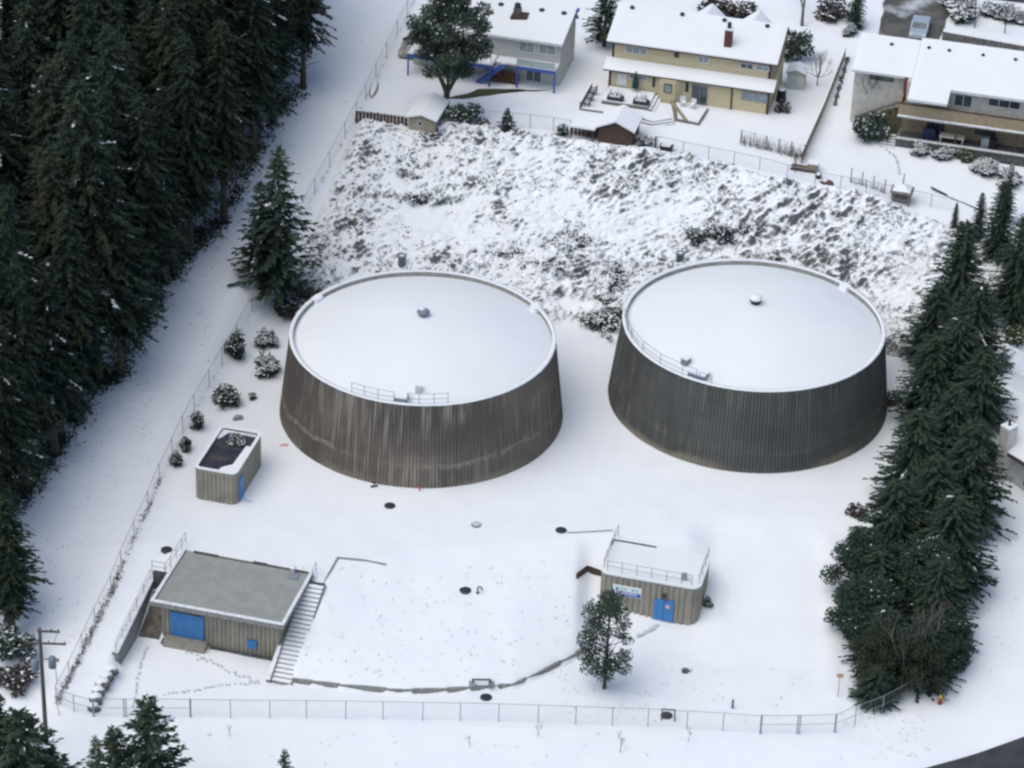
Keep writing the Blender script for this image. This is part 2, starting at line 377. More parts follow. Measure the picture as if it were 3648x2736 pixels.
# ------------------------------------------------------------------ ground
def lines(rs):
    out = []
    for a, b, st in rs: out += list(np.arange(a, b, st))
    return np.array(out+[rs[-1][1]])
gx = lines([(-1500, -200, 130), (-200, -70, 13), (-70, -36, 1.2), (-36, 20, 0.3), (20, 60, 0.8), (60, 200, 14), (200, 1500, 130)])
gy = lines([(-1200, 40, 124), (40, 165, 9), (165, 181, 1.0), (181, 204, 0.3), (204, 300, 0.8), (300, 420, 12), (420, 3000, 215)])
X, Y = np.meshgrid(gx, gy)
Z = zt(X, Y)
def snoise(x, y, sc, seed=0.0): return mnoise.noise(Vector((x*sc+seed, y*sc, seed)))
near = (X > -75) & (X < 65) & (Y > 165) & (Y < 305)
for j, i in zip(*np.nonzero(near)):
    x, y = X[j, i], Y[j, i]; Z[j, i] += 0.07*snoise(x, y, 0.35)+0.03*snoise(x, y, 1.1, 5)
nx, ny = len(gx), len(gy)
idx = np.arange(nx*ny).reshape(ny, nx)
F4 = np.stack([idx[:-1, :-1], idx[:-1, 1:], idx[1:, 1:], idx[1:, :-1]], -1).reshape(-1, 4)
for q, amp, wd in (([G(2945, 1925), G(2975, 1990), G(2968, 2150), G(2960, 2330), G(2975, 2480)], .32, .55), ([G(2520, 2010), G(2595, 2080), G(2590, 2170), G(2540, 2240), G(2470, 2260)], -.10, .25)):
    for a, b in zip(q[:-1], q[1:]):
        d = (b-a)[:2]; L2 = d@d; tq = np.clip(((X-a[0])*d[0]+(Y-a[1])*d[1])/L2, 0, 1)
        dist = np.hypot(X-a[0]-d[0]*tq, Y-a[1]-d[1]*tq); Z = np.maximum(Z, zt(X, Y)+amp*np.exp(-(dist/wd)**2)) if amp > 0 else Z+amp*.6*np.exp(-(dist/wd)**2)
ground = link('snowy_ground', np_mesh('snowy_ground', np.stack([X, Y, Z], -1).reshape(-1, 3), F4, 'snow', True))
tag(ground, 'snow covered ground of the yard, corridor and gardens', None, kind='structure')

def drape(name, a, b, c, d, m, nu=40, nv=10, off=0.13, kind='structure', wob=0.0, label=None, seed=1.0):
    a, b, c, d = [np.array(p[:2], float) for p in (a, b, c, d)]; v = []
    for j in range(nv+1):
        for i in range(nu+1):
            s, t = i/nu, j/nv
            p = (a*(1-s)+b*s)*(1-t)+(d*(1-s)+c*s)*t
            if wob and (j in (0, nv) or i in (0, nu)):
                p = p+np.array([snoise(p[0], p[1], .5, seed), snoise(p[0], p[1], .5, seed+9)])*wob
            v.append((p[0], p[1], zs(p[0], p[1])+off))
    f = [(j*(nu+1)+i, j*(nu+1)+i+1, (j+1)*(nu+1)+i+1, (j+1)*(nu+1)+i) for j in range(nv) for i in range(nu)]
    o = link(name, np_mesh(name, v, f, m, True)); tag(o, label, kind=kind); return o
e1 = G(3311, 2736); e2 = G(3648, 2628); rd = (e2-e1)[:2]; rd /= np.linalg.norm(rd); rn = np.array([rd[1], -rd[0]])
drape('road', e1[:2]-rd*60, e1[:2]+rd*80, e1[:2]+rd*80+rn*7.5, e1[:2]-rd*60+rn*7.5, 'asphalt', 140, 8, 0.12, label='dark wet asphalt road at the corner of the snowy yard')
pz = lambda x, y: P(2948+x*.3165, y*.3165, 8.9)
drape('driveway', pz(560, 470), pz(1225, 480), pz(1560, -260), pz(700, -260), 'wet_drive', 20, 24, 0.14, wob=.35, label='half melted gravel driveway between two snowy lots')
drape('street', pz(700, -110), pz(3200, 160), pz(3300, -260), pz(700, -560), 'asphalt', 30, 8, 0.18, label='dark street beyond the house roofs')
drape('bare_soil', (GAR+EX*-1.2+EY*.2), (GAR+EX*.5+EY*.2), (GAR+EX*.5+EY*3.8), (GAR+EX*-1.2+EY*3.8), 'soil', 8, 10, 0.06, wob=.15, label='bare brown soil in the gap beside the pump station')
drape('bare_grass', G(1588, 360), G(1860, 325), G(1975, 322), G(1700, 318), 'moss', 24, 6, 0.07, wob=.35, label='bare mossy grass strip melted along the house')

# ------------------------------------------------------------------ helpers for railings and fences
_post_cache = {}
def post_mesh(h, r, m='galv'):
    k = (round(h, 2), r, m)
    if k not in _post_cache: _post_cache[k] = MB().tube((0, 0, -0.25), (0, 0, h), r, r, 6).mesh('post', m)
    return _post_cache[k]
def railing(parent, o, pts, h=1.0, r=0.028, levels=(1.0, 0.5), m='galv', name='railing'):
    """pts in the parent's local space; rails are one part, each post a sub-part"""
    mb = MB()
    for lv in levels:
        for a, b in zip(pts[:-1], pts[1:]): mb.tube((a[0], a[1], a[2]+h*lv), (b[0], b[1], b[2]+h*lv), r*.85, None, 5)
    ro = mb.build(name, m, parent)
    for p in pts: link('post', post_mesh(h, r, m), ro, loc=p)
    return ro
def wires(a, b, h, sp=0.17, wd=0.005, z0=0.05):
    """real crossing wire strands between two posts a and b (base points)"""
    a = np.array(a, float); b = np.array(b, float); L = np.linalg.norm((b-a)[:2]); mv = []; mf = []
    if L < .1: return mv, mf
    H = h-z0
    def pt(s, z): q = a+(b-a)*(s/L); return (q[0], q[1], q[2]+z0+z)
    for sg in (1, -1):
        c = -H if sg == 1 else 0.0; end = L if sg == 1 else L+H
        while c < end:
            if sg == 1: s0 = max(0, c); s1 = min(L, c+H); q0, q1 = s0-c, s1-c
            else: s0 = max(0, c-H); s1 = min(L, c); q0, q1 = c-s0, c-s1
            if s1-s0 > .02:
                i = len(mv); k = wd*.7
                mv += [pt(max(s0-k, 0), q0), pt(min(s0+k, L), q0), pt(min(s1+k, L), q1), pt(max(s1-k, 0), q1)]; mf.append((i, i+1, i+2, i+3))
            c += sp
    return mv, mf
def fence(label, pts, h=1.8, group=None, mid=False, r=0.035, name='chain_link_fence', cat='fence', barbed=False, sp=.17, wd=.005):
    o = pts[0]; t = thing(name, label, cat, o, 0, group); L = [world_to(o, p) for p in pts]
    for p in L: link('post', post_mesh(h, r), t, loc=p)
    mb = MB()
    for a, b in zip(L[:-1], L[1:]): mb.tube((a[0], a[1], a[2]+h-.03), (b[0], b[1], b[2]+h-.03), .022, None, 5)
    mb.build('top_rail', 'galv', t)
    if mid:
        mb = MB()
        for a, b in zip(L[:-1], L[1:]): mb.tube((a[0], a[1], a[2]+h*.5), (b[0], b[1], b[2]+h*.5), .022, None, 5)
        mb.build('middle_rail', 'galv', t)
    v, f = [], []
    for a, b in zip(L[:-1], L[1:]):
        mv, mf = wires(a, b, h, sp, wd); k = len(v); v += mv; f += [tuple(i+k for i in q) for q in mf]
    me = bpy.data.meshes.new('wire_mesh'); me.from_pydata(v, [], f); link('wire_mesh', me, t, 'wire')
    return t
def onplane(u, v, o, t):
    """local (s, z) where the pixel's ray meets the vertical plane local-t of a frame at o (angle ANG)"""
    d = ray(u, v); o = np.array(o, float); n = EY
    k = (t-((_C-o)@n))/(d@n); p = _C+d*k; return float((p-o)@EX), float(p[2]-o[2])

# ------------------------------------------------------------------ the two reservoirs
R_TOP, R_BASE, T_H = 11.34, 12.25, 7.5
def tank_wall(name, m):
    nr = 246; rows = [-0.4, 0.3, 1.5, 3.0, 4.5, 6.0, 7.5]; v = []; at = []; f = []; n = nr*4
    off = [0, 0, -.09, -.09]
    for z in rows:
        R = R_BASE+(R_TOP-R_BASE)*z/T_H
        for k in range(n):
            a = pi/2+2*pi*k/n; r = R+off[k % 4]
            v.append((r*cos(a), r*sin(a), z)); at.append((R_TOP*2*pi*k/n, z, 0.0))
    for j in range(len(rows)-1):
        for k in range(n): f.append((j*n+k, j*n+(k+1) % n, (j+1)*n+(k+1) % n, (j+1)*n+k))
    me = bpy.data.meshes.new(name); me.from_pydata(v, [], f); me.update()
    a = me.attributes.new('UVMap', 'FLOAT_VECTOR', 'POINT'); a.data.foreach_set('vector', np.array(at, np.float32).ravel())
    me.materials.append(MATS[m]); return me
def ring(r0, r1, z0, z1, n=160, wob=0.0, seed=0):
    mb = MB()
    for (r, z) in ((r0, z0), (r1, z0), (r1, z1), (r0, z1)):
        for k in range(n):
            a = 2*pi*k/n; w_ = wob*snoise(cos(a)*9, sin(a)*9, 1.0, seed) if z == z1 else 0
            w2 = wob*1.3*snoise(cos(a)*22, sin(a)*22, 1.0, seed+3)
            rr = r+(w2 if r == r1 else -w2)
            mb.v.append((rr*cos(a), rr*sin(a), z+w_))
    for j in range(4):
        for k in range(n): mb.f.append((j*n+k, j*n+(k+1) % n, ((j+1) % 4)*n+(k+1) % n, ((j+1) % 4)*n+k))
    return mb
def rim_angle(c, R, z, u):
    best = None
    for k in range(721):
        a = pi+pi*k/720; p = (c[0]+R*cos(a), c[1]+R*sin(a), z); e = abs(proj(p)[0]-u)
        if best is None or e < best[0]: best = (e, a)
    return best[1]
def dome_z(r): return 9.5-2.35*(r/(R_TOP-.4))**1.9
def make_tank(label, c, wm, seed):
    t = thing('water_reservoir', label, 'water tank', (c[0], c[1], 0), 0, 'round concrete reservoirs')
    link('wall', tank_wall('tank_wall', wm), t)
    ring(R_TOP-.30, R_TOP-.09, 6.7, 7.502).build('rim', 'conc_kerb', t, True)
    ring(R_TOP-.31, R_TOP+.02, 7.506, 7.60, 240, .03, seed).build('rim_snow', 'snow', t, True)
    mb = MB(); n, m_ = 96, 26; Re = R_TOP-.28
    mb.v.append((0, 0, dome_z(0)))
    for j in range(1, m_+1):
        r = Re*j/m_
        for k in range(n):
            a = 2*pi*k/n; x, y = r*cos(a), r*sin(a); mb.v.append((x, y, dome_z(r)+.05*snoise(x, y, .25, seed)))
    for k in range(n): mb.f.append((0, 1+k, 1+(k+1) % n))
    for j in range(m_-1):
        for k in range(n): mb.f.append((1+j*n+k, 1+(j+1)*n+k, 1+(j+1)*n+(k+1) % n, 1+j*n+(k+1) % n))
    mb.build('roof', 'snow_smooth', t, True)
    return t
CL = (-7.74, 220.6); CR = (20.66, 224.85)
tl = make_tank('brown stained round concrete reservoir with snowy domed roof, the left of the two', CL, 'tank_wall_brown', 2)
tr = make_tank('dark slate grey round concrete reservoir with snowy domed roof, the right of the two', CR, 'tank_wall_slate', 11)
# roof vents
va = MB().lathe([(.34, 9.3), (.34, 9.75), (.52, 9.78), (.55, 9.92), (.40, 10.06), (.15, 10.14), (.02, 10.15)], 18).build('vent', 'tank_roof_pipe', tl, True)
MB().lathe([(.05, 10.13), (.30, 10.11), (.24, 10.2), (.02, 10.24)], 10, (-.12, .05)).build('snow_patch', 'snow', va, True)
vb = MB().lathe([(.36, 9.3), (.36, 9.72), (.50, 9.75), (.54, 9.95)], 18).build('vent', 'iron', tr, True)
MB().lathe([(.54, 9.955), (.57, 10.06), (.46, 10.22), (.2, 10.32), (.01, 10.34)], 18).build('snow_cap', 'snow', vb, True)
def rim_rail(t, c, us):
    pts = []
    for u in us:
        a = rim_angle(c, R_TOP-.2, 7.5, u); pts.append(((R_TOP-.2)*cos(a), (R_TOP-.2)*sin(a), 7.55))
    return pts
railing(tl, None, rim_rail(tl, CL, (1253, 1299, 1347, 1404)), 1.0)
railing(tl, None, rim_rail(tl, CL, (1450, 1494, 1546, 1597)), 1.0)
railing(tr, None, rim_rail(tr, CR, (2222, 2236, 2250, 2290, 2352, 2430, 2480)), 1.0)
def roof_box(t, c, u, r, w, d, h, name, m='tank_roof_pipe', snow=True):
    a = rim_angle(c, r, dome_z(r), u); p = (r*cos(a), r*sin(a), dome_z(r)); rz = a+pi/2
    o = MB().box(-w/2, w/2, -d/2, d/2, -.3, h).build(name, m, t); o.location = p; o.rotation_euler = (0, 0, rz)
    if snow: MB().box(-w/2-.03, w/2+.03, -d/2-.03, d/2+.03, h+.002, h+.13).build('snow_cap', 'snow', o)
    return o
roof_box(tl, CL, 1428, 10.55, 1.05, 1.0, .62, 'hatch')
roof_box(tl, CL, 1491, 9.4, .5, .5, .55, 'instrument_box', 'white_paint')
roof_box(tr, CR, 2488, 10.4, 1.55, .95, .45, 'hatch')
roof_box(tr, CR, 2443, 9.6, .62, .6, .5, 'instrument_box', 'tank_roof_pipe')
hx = rim_rail(tr, CR, (2490, 2534)); railing(tr, None, hx, .8)
# scupper drifts on the rims
for t, c, a in ((tl, CL, 30), (tl, CL, 149), (tr, CR, 40)):
    a = radians(a); mb = MB().box(-.45, .45, -.35, .3, 6.9, 7.66); o = mb.build('snow_drift', 'snow', t); o.location = ((R_TOP-.3)*cos(a), (R_TOP-.3)*sin(a), 0); o.rotation_euler = (0, 0, a-pi/2)
# overflow pipes standing on the bank behind the tanks
for (u, v, lab) in ((868, 580, 'grey concrete standpipe on the bank behind the left reservoir'), (1468, 574, 'grey concrete standpipe on the bank behind the right reservoir')):
    p = D(u, v); t = thing('standpipe', lab, 'pipe', p)
    MB().lathe([(.36, -1), (.36, 1.25), (.42, 1.26), (.42, 1.42), (.3, 1.45), (.3, 1.2)], 16).build('shaft', 'tank_roof_pipe', t, True)
    MB().lathe([(.02, 1.3), (.29, 1.3), (.22, 1.36), (.02, 1.4)], 12).build('snow_cap', 'snow', t, True)

# ------------------------------------------------------------------ small valve house
VO = np.array([-25.73, 205.6, 0.0]); VW, VD, VH = 3.65, 6.75, 3.0
t = thing('valve_house', 'small round cornered concrete valve house with wet dark roof and blue door', 'building', VO, ANG)
ribbed(rrect(0, VW, 0, VD, .55), -.4, VH, .36, .08).build('wall', 'conc_pale', t)
MB().prism(rrect(.08, VW-.08, .08, VD-.08, .5), VH-.4, VH-.22).build('roof_slab', 'roof_wet', t)
def rim(x0, x1, y0, y1, r, wd, z0, z1):
    a = rrect(x0, x1, y0, y1, r); b = rrect(x0+wd, x1-wd, y0+wd, y1-wd, max(r-wd, .05)); mb = MB(); n = len(a)
    for pts, z in ((a, z0), (a, z1), (b, z1), (b, z0)):
        mb.v += [(p[0], p[1], z) for p in pts]
    for j in range(4):
        for k in range(n): mb.f.append((j*n+k, j*n+(k+1) % n, ((j+1) % 4)*n+(k+1) % n, ((j+1) % 4)*n+k))
    return mb
rim(-.02, VW+.02, -.02, VD+.02, .56, .24, VH-.3, VH).build('parapet', 'conc_pale', t)
rim(-.03, VW+.03, -.03, VD+.03, .57, .27, VH+.003, VH+.09).build('parapet_snow', 'snow', t)
MB().prism([(1.9, .28), (3.3, .28), (3.38, .6), (3.38, 4.6), (2.95, 4.6), (2.8, 1.6), (2.1, 1.0)], VH-.215, VH-.10).build('roof_snow', 'snow', t)
MB().prism([(.27, 5.0), (.27, 6.45), (3.2, 6.45), (3.3, 6.2), (.9, 6.2), (.5, 5.2)], VH-.214, VH-.11).build('roof_snow', 'snow_thin', t)
dr = MB().box(VW+.004, VW+.06, .62, 1.72, -.05, 2.12).build('door', 'blue_paint', t)
MB().box(VW+.062, VW+.09, 1.52, 1.6, .95, 1.1).build('handle', 'galv', dr)
MB().box(VW+.062, VW+.07, 1.0, 1.25, 1.45, 1.62).build('notice', 'sign_pink', dr)
VTH = t

# ------------------------------------------------------------------ garage building set into the slope
t = thing('pump_station', 'flat roofed concrete pump station with big blue roller door built into the slope', 'building', GAR, ANG); GAR_T = t
GW, GD = 10.87, 7.5
ribbed([(.6, .75), (10.3, .75), (10.3, 7.35), (.6, 7.35)], -4.1, .02, .36, .09).build('wall', 'conc_pale', t)
MB().box(0.03, GW-.03, .03, GD-.03, .02, .30).build('roof_slab', 'roof_gravel', t)
MB().box(-.02, GW+.02, -.02, .26, -.02, .40).build('roof_edge', 'conc_kerb', t)
MB().box(-.02, .24, .262, GD, -.018, .40).build('roof_edge', 'conc_kerb', t)
MB().box(GW-.24, GW+.02, .262, GD, -.018, .40).build('roof_edge', 'conc_kerb', t)
for (a, b, c, d) in ((-.03, GW+.03, -.03, .25), (-.03, .23, .252, GD), (GW-.23, GW+.03, .252, GD)):
    MB().box(a, b, c, d, .403, .47).build('edge_snow', 'snow_thin', t)
for k, (a, b, h) in enumerate(((.9, 3.0, .42), (3.0, 5.9, .34), (5.9, 7.1, .46), (7.1, 10.5, .38))):
    MB().box(a, b-.02, GD-.22, GD-.02, .30, h).build('back_kerb', ('conc_dark', 'soil')[k % 2], t)
s0, z0 = onplane(606, 2178.5, GAR, .7); s1, z1 = onplane(728, 2284, GAR, .7)
drz0, drz1 = z1+.05, z0+.05
dd = MB().box(s0, s1, .66, .70, drz0, drz1).build('roller_door', 'blue_paint', t)
nsl = 9
for k in range(nsl):
    hh = (drz1-drz0)/nsl
    MB().box(s0+.06, s1-.06, .625, .657, drz0+k*hh+.015, drz0+(k+1)*hh-.02).build('slat', 'blue_paint', dd)
MB().box(s0-.3, s1+.35, -.35, .64, -3.95, drz0-.02).build('threshold', 'conc_pale', t)
s0, z0 = onplane(880, 2278, GAR, .68); s1, z1 = onplane(915, 2312, GAR, .68)
lv = MB().box(s0, s1, .62, .705, z1, z0).build('louvre', 'blue_paint', t)
for k in range(5):
    zz = z1+(z0-z1)*(k+.3)/5.2; MB().box(s0+.05, s1-.05, .59, .618, zz, zz+.09).build('slat', 'blue_paint', lv)
MB().box(4.6, 10.32, .40, .70, -4.1, -3.42).build('plinth', 'conc_dark', t)
MB().box(.75, 1.15, -.05, .6, -3.8, -3.35).build('fuse_box', 'navy', t)
MB().box(9.2, 9.95, 6.15, 6.95, .302, .40).build('roof_hatch', 'galv', t)
MB().tube((9.35, 7.05, .3), (9.35, 7.05, .75), .16, .16, 10).build('vent_pipe', 'white_paint', t)
MB().lathe([(.05, .75), (.27, .76), (.22, .9), (.02, .97)], 12, (9.35, 7.05)).build('pipe_snow', 'snow', t, True)
railing(t, None, [(-.25, 3.9, .1), (-.25, 5.2, .1), (-.25, 6.5, .1), (-.25, 7.8, .1), (-.25, 8.7, .1)], 1.05)
railing(t, None, [(GW+.12, 6.9, .1), (GW+.12, 7.9, .1)], 1.0)

# stair beside the garage
st = thing('outdoor_stair', 'long straight snowy concrete stair beside the pump station', 'stairs', GAR, ANG)
NS = 22; T0, T1, Z0, Z1 = -2.05, 6.4, -3.58, 0.0; run = (T1-T0)/NS; rise = (Z1-Z0)/NS
sm = MB().box(0, 1.6, 0, run+.06, -.55, rise*.96).mesh('step', 'conc_kerb'); sn = MB().box(.01, 1.59, -.02, run-.01, rise*.96+.003, rise*.96+.05).mesh('snow', 'snow')
for k in range(NS):
    o = link('step', sm, st, loc=(10.52, T0+k*run, Z0+k*rise)); link('tread_snow', sn, o)
def slope_wall(s0, s1, t0, t1, zb0, zb1, zt0, zt1):
    return MB().hexa([(s0, t0, zb0), (s1, t0, zb0), (s1, t1, zb1), (s0, t1, zb1)], [(s0, t0, zt0), (s1, t0, zt0), (s1, t1, zt1), (s0, t1, zt1)])
slope_wall(10.20, 10.50, T0-.25, .6, -4.1, -4.1, Z0+.30, Z0+1.5).build('cheek_wall', 'conc_pale', st)
slope_wall(10.32, 10.50, .62, T1+.3, -4.1, -1.5, Z0+1.45, .02).build('cheek_wall', 'conc_pale', st)
slope_wall(10.19, 10.51, T0-.26, .6, Z0+.304, Z0+1.504, Z0+.36, Z0+1.56).build('cheek_snow', 'snow_thin', st)
slope_wall(12.13, 12.23, T0-.1, T1+.2, -4.1, -1.0, Z0+.12, .04).build('side_kerb', 'conc_kerb', st)
MB().box(10.5, 12.1, T1+.02, T1+.35, -.5, .06).build('top_nosing', 'conc_dark', st)

# retaining wall with railing left of the garage
rw = thing('retaining_wall', 'sloping grey retaining wall with railing left of the pump station', 'wall', GAR, ANG)
def gz(s, t): p = GAR+EX*s+EY*t; return zs(p[0], p[1])
pts = [(-1.5, a) for a in np.linspace(-3.9, 4.0, 6)]
for (a, b) in zip(pts[:-1], pts[1:]):
    za, zb = gz(-2.1, a[1])+.22, gz(-2.1, b[1])+.22
    slope_wall(-1.80, -1.28, a[1], b[1]-.006, -4.2, -4.2, za, zb).build('wall_panel', 'conc_kerb', rw)
    slope_wall(-1.81, -1.27, a[1], b[1]-.006, za+.003, zb+.003, za+.08, zb+.08).build('coping_snow', 'snow_thin', rw)
railing(rw, None, [(-1.5, a[1]+(.1 if i == 0 else 0), gz(-2.1, a[1])+.25) for i, a in enumerate(pts)], 1.0)
MB().box(-1.32, .58, 4.0, 4.3, -4.2, .2).build('end_wall', 'conc_dark', rw)
railing(rw, None, [(-1.4, 4.1, .2), (-.3, 4.1, .2)], 1.0)

# low kerb wall at the foot of the mound
kb = thing('kerb_wall', 'low curved concrete kerb wall at the foot of the snowy mound', 'wall', (0, 0, 0))
kp = [G(u*1.6492, v*1.6492) for u, v in ((632, 1474), (730, 1485), (860, 1495), (950, 1491), (1105, 1476), (1170, 1447), (1240, 1412), (1262, 1398))]
for a, b in zip(kp[:-1], kp[1:]):
    d = np.array(b[:2])-np.array(a[:2]); L = np.linalg.norm(d); d /= L; n = np.array([-d[1], d[0]])*.11
    z_ = -3.16
    q = [(a[0]-n[0], a[1]-n[1]), (b[0]-n[0], b[1]-n[1]), (b[0]+n[0], b[1]+n[1]), (a[0]+n[0], a[1]+n[1])]
    MB().prism(q, -4.2, z_).build('wall_panel', 'conc_kerb', kb)
def edging(label, pts, h=.14, wd=.12, m='galv'):
    t_ = thing('path_edging', label, 'edging', (0, 0, 0))
    for a, b in zip(pts[:-1], pts[1:]):
        d = np.array(b[:2])-np.array(a[:2]); L = np.linalg.norm(d); d /= L; n = np.array([-d[1], d[0]])*wd/2
        q = [(a[0]-n[0], a[1]-n[1]), (b[0]-n[0], b[1]-n[1]), (b[0]+n[0], b[1]+n[1]), (a[0]+n[0], a[1]+n[1])]
        MB().hexa([(x, y, zz-.5) for (x, y), zz in zip(q, (a[2], b[2], b[2], a[2]))], [(x, y, zz+h) for (x, y), zz in zip(q, (a[2], b[2], b[2], a[2]))]).build('board', m, t_)
edging('thin grey path edging from the stair top along the mound', [G(1153, 2082), G(1175, 2040), G(1203, 1990), G(1290, 1998), G(1375, 2014)])
edging('thin dark edging line running left from behind the hut', [G(2020, 1900), G(2100, 1896), G(2183, 1891)], .09, .07, 'galv')

# ------------------------------------------------------------------ the hut with sign and blue door
HO = np.array([7.55, 196.75, 0.0]); HW, HD, HZ = 8.12, 4.65, .32
ht = thing('control_hut', 'concrete control hut with snowy railed roof, blue door and white and blue sign', 'building', HO, ANG)
ribbed(rrect(0, HW, 0, HD, .75), -4.1, HZ-.02, .46, .11).build('wall', 'conc_pale', ht)
MB().prism(rrect(-.04, HW+.04, -.04, HD+.04, .78), HZ-.16, HZ).build('roof_slab', 'conc_kerb', ht)
MB().prism(rrect(-.05, HW+.05, -.05, HD+.05, .78), HZ+.003, HZ+.16).build('roof_snow', 'snow_smooth', ht)
s0, z0 = onplane(2332, 2131, HO, -.03); s1, z1 = onplane(2396, 2216, HO, -.03)
dd = MB().box(s0, s1, -.075, -.005, z1, z0).build('door', 'blue_paint', ht)
MB().box((s0+s1)/2-.012, (s0+s1)/2+.012, -.082, -.0755, z1, z0).build('leaf_joint', 'navy', dd)
a, zc = onplane(2378, 2162, HO, -.08); MB().box(a-.17, a+.17, -.09, -.0765, zc-.17, zc+.17).build('notice', 'sign_pink', dd)
MB().box((s0+s1)/2+.05, (s0+s1)/2+.1, -.11, -.0765, (z0+z1)/2-.15, (z0+z1)/2+.02).build('handle', 'galv', dd)
a, zc = onplane(2366, 2121, HO, -.1); MB().lathe([(.02, zc-.16), (.2, zc-.12), (.26, zc+.02), (.2, zc+.12), (.02, zc+.15)], 12, (a, -.2)).build('lamp', 'iron', ht, True)
s0, z0 = onplane(2184, 2080, HO, -.06); s1, z1 = onplane(2284, 2132, HO, -.06)
sg = MB().box(s0, s1, -.085, -.01, z1-.05, z0).build('sign', 'sign_white', ht)
zm = z1+(z0-z1)*.42
MB().box(s0+.04, s1-.05, -.094, -.0865, z1, zm).build('blue_band', 'sign_blue', sg)
for k, (fa, fb, m) in enumerate(((.10, .22, 'sign_teal'), (.30, .36, 'sign_teal'), (.42, .47, 'sign_teal'), (.66, .74, 'sign_teal'), (.80, .86, 'sign_teal'))):
    MB().box(s0+(s1-s0)*fa, s0+(s1-s0)*fb, -.093, -.0865, zm+.12, zm+.34).build('lettering', m, sg)
for k in range(9):
    fa = .12+k*.083; MB().box(s0+(s1-s0)*fa, s0+(s1-s0)*(fa+.05), -.100, -.0945, z1+.14+.03*(k % 2), z1+.34).build('lettering', 'sign_white', sg)
hy = .28; zr = HZ+.1
railing(ht, None, [(.55, hy, zr)]+[(x, hy, zr) for x in (1.75, 2.95, 4.15, 5.35, 6.55, 7.4)], 1.0)
railing(ht, None, [(.2, .7, zr), (.2, 1.9, zr), (.2, 3.1, zr), (.2, 4.4, zr), (.2, 5.8, zr-.2)], 1.0)
railing(ht, None, [(HW-.2, .7, zr), (HW-.2, 2.0, zr), (HW-.2, 3.3, zr), (HW-.2, 4.5, zr)], 1.0)
MB().box(.02, .12, HD-.9, HD-.05, HZ+.162, HZ+.30).build('back_lip', 'conc_dark', ht)
MB().box(.2, 3.6, HD-.12, HD-.02, HZ+.162, HZ+.26).build('back_lip', 'conc_dark', ht)
MB().box(6.5, 6.9, .7, 1.0, HZ+.16, HZ+.75).build('roof_box', 'galv', ht)
# board retaining fence left of the hut
bf = thing('timber_retainer', 'brown timber boards holding the snowy slope left of the hut', 'retaining boards', (0, 0, 0))
a, b, c = G(2054, 2062), G(2092, 2034), G(2142, 2052)
for p, q in ((a, b), (b, c)):
    d = np.array(q[:2])-np.array(p[:2]); L = np.linalg.norm(d); d /= L; n = np.array([-d[1], d[0]])*.06
    qq = [(p[0]-n[0], p[1]-n[1]), (q[0]-n[0], q[1]-n[1]), (q[0]+n[0], q[1]+n[1]), (p[0]+n[0], p[1]+n[1])]; zz = (p[2], q[2], q[2], p[2])
    for lo, hi in ((-.5, .14), (.16, .34), (.36, .52)):
        MB().hexa([(x, y, z_+lo) for (x, y), z_ in zip(qq, zz)], [(x, y, z_+hi) for (x, y), z_ in zip(qq, zz)]).build('board', 'wood_brown', bf)
# ------------------------------------------------------------------ fences
k_ = IMG_W/2212
fx = [413, 498, 583, 662, 747, 827, 913, 994, 1077, 1162, 1243, 1322, 1399, 1483, 1561, 1641]
fyv = np.interp(fx, [201, 413, 498, 747, 1077, 1399, 1561, 1641], [1548, 1549.5, 1551, 1553, 1559, 1570, 1579, 1585])
fence('long straight chain link fence along the front of the snowy yard', [D(u, v) for u, v in zip(fx, fyv)], 1.75)
fence('wide chain link double gate between heavy posts at the right end of the front fence', [D(1643, 1585), D(1721, 1585.5), D(1726, 1585.5), D(1802, 1583)], 1.8, mid=True, r=.05, name='fence_gate', cat='gate')
fence('left chain link gate with middle rails near the utility pole', [D(203, 1548.5), D(268, 1549), D(273, 1549), D(337, 1549), D(411, 1549.5)], 1.75, mid=True, r=.045, name='fence_gate', cat='gate')
fence('short chain link fence running from the gate towards the conifer row', [D(1804, 1582), D(1846, 1565), D(1905, 1543), D(1985, 1500)], 1.8, mid=True)
fence('short railed fence between the left gate and the corridor fence', [D(201, 1547), D(160, 1537), D(122, 1522)], 1.6, mid=True)
lf = [(122, 1520), (150, 1468), (178, 1410), (205, 1352), (240, 1282), (262, 1228), (290, 1165), (320, 1100), (345, 1040), (372, 985), (395, 935), (420, 890), (452, 835), (480, 788), (512, 735), (545, 672), (578, 610), (612, 548), (646, 485), (680, 420), (712, 362), (745, 300), (770, 255), (790, 215), (812, 172), (835, 125), (858, 78), (880, 35), (900, -10)]
fence('long chain link fence climbing beside the snowy corridor on the left', [D(u, v) for u, v in lf], 1.8, wd=.006)
hf = [(960, 255), (985, 262), (1040, 268), (1090, 272), (1145, 277), (1195, 283), (1232, 290)]
fence('chain link fence on top of the bank behind the white house garden', [D(u, v) for u, v in hf], 1.5)
hf = [(1420, 322), (1475, 334), (1530, 345), (1585, 356), (1640, 368), (1700, 384), (1760, 398), (1815, 409), (1870, 418), (1925, 430), (1965, 438), (2010, 448), (2065, 462)]
fence('chain link fence on top of the bank below the yellow house', [D(u, v) for u, v in hf], 1.4)

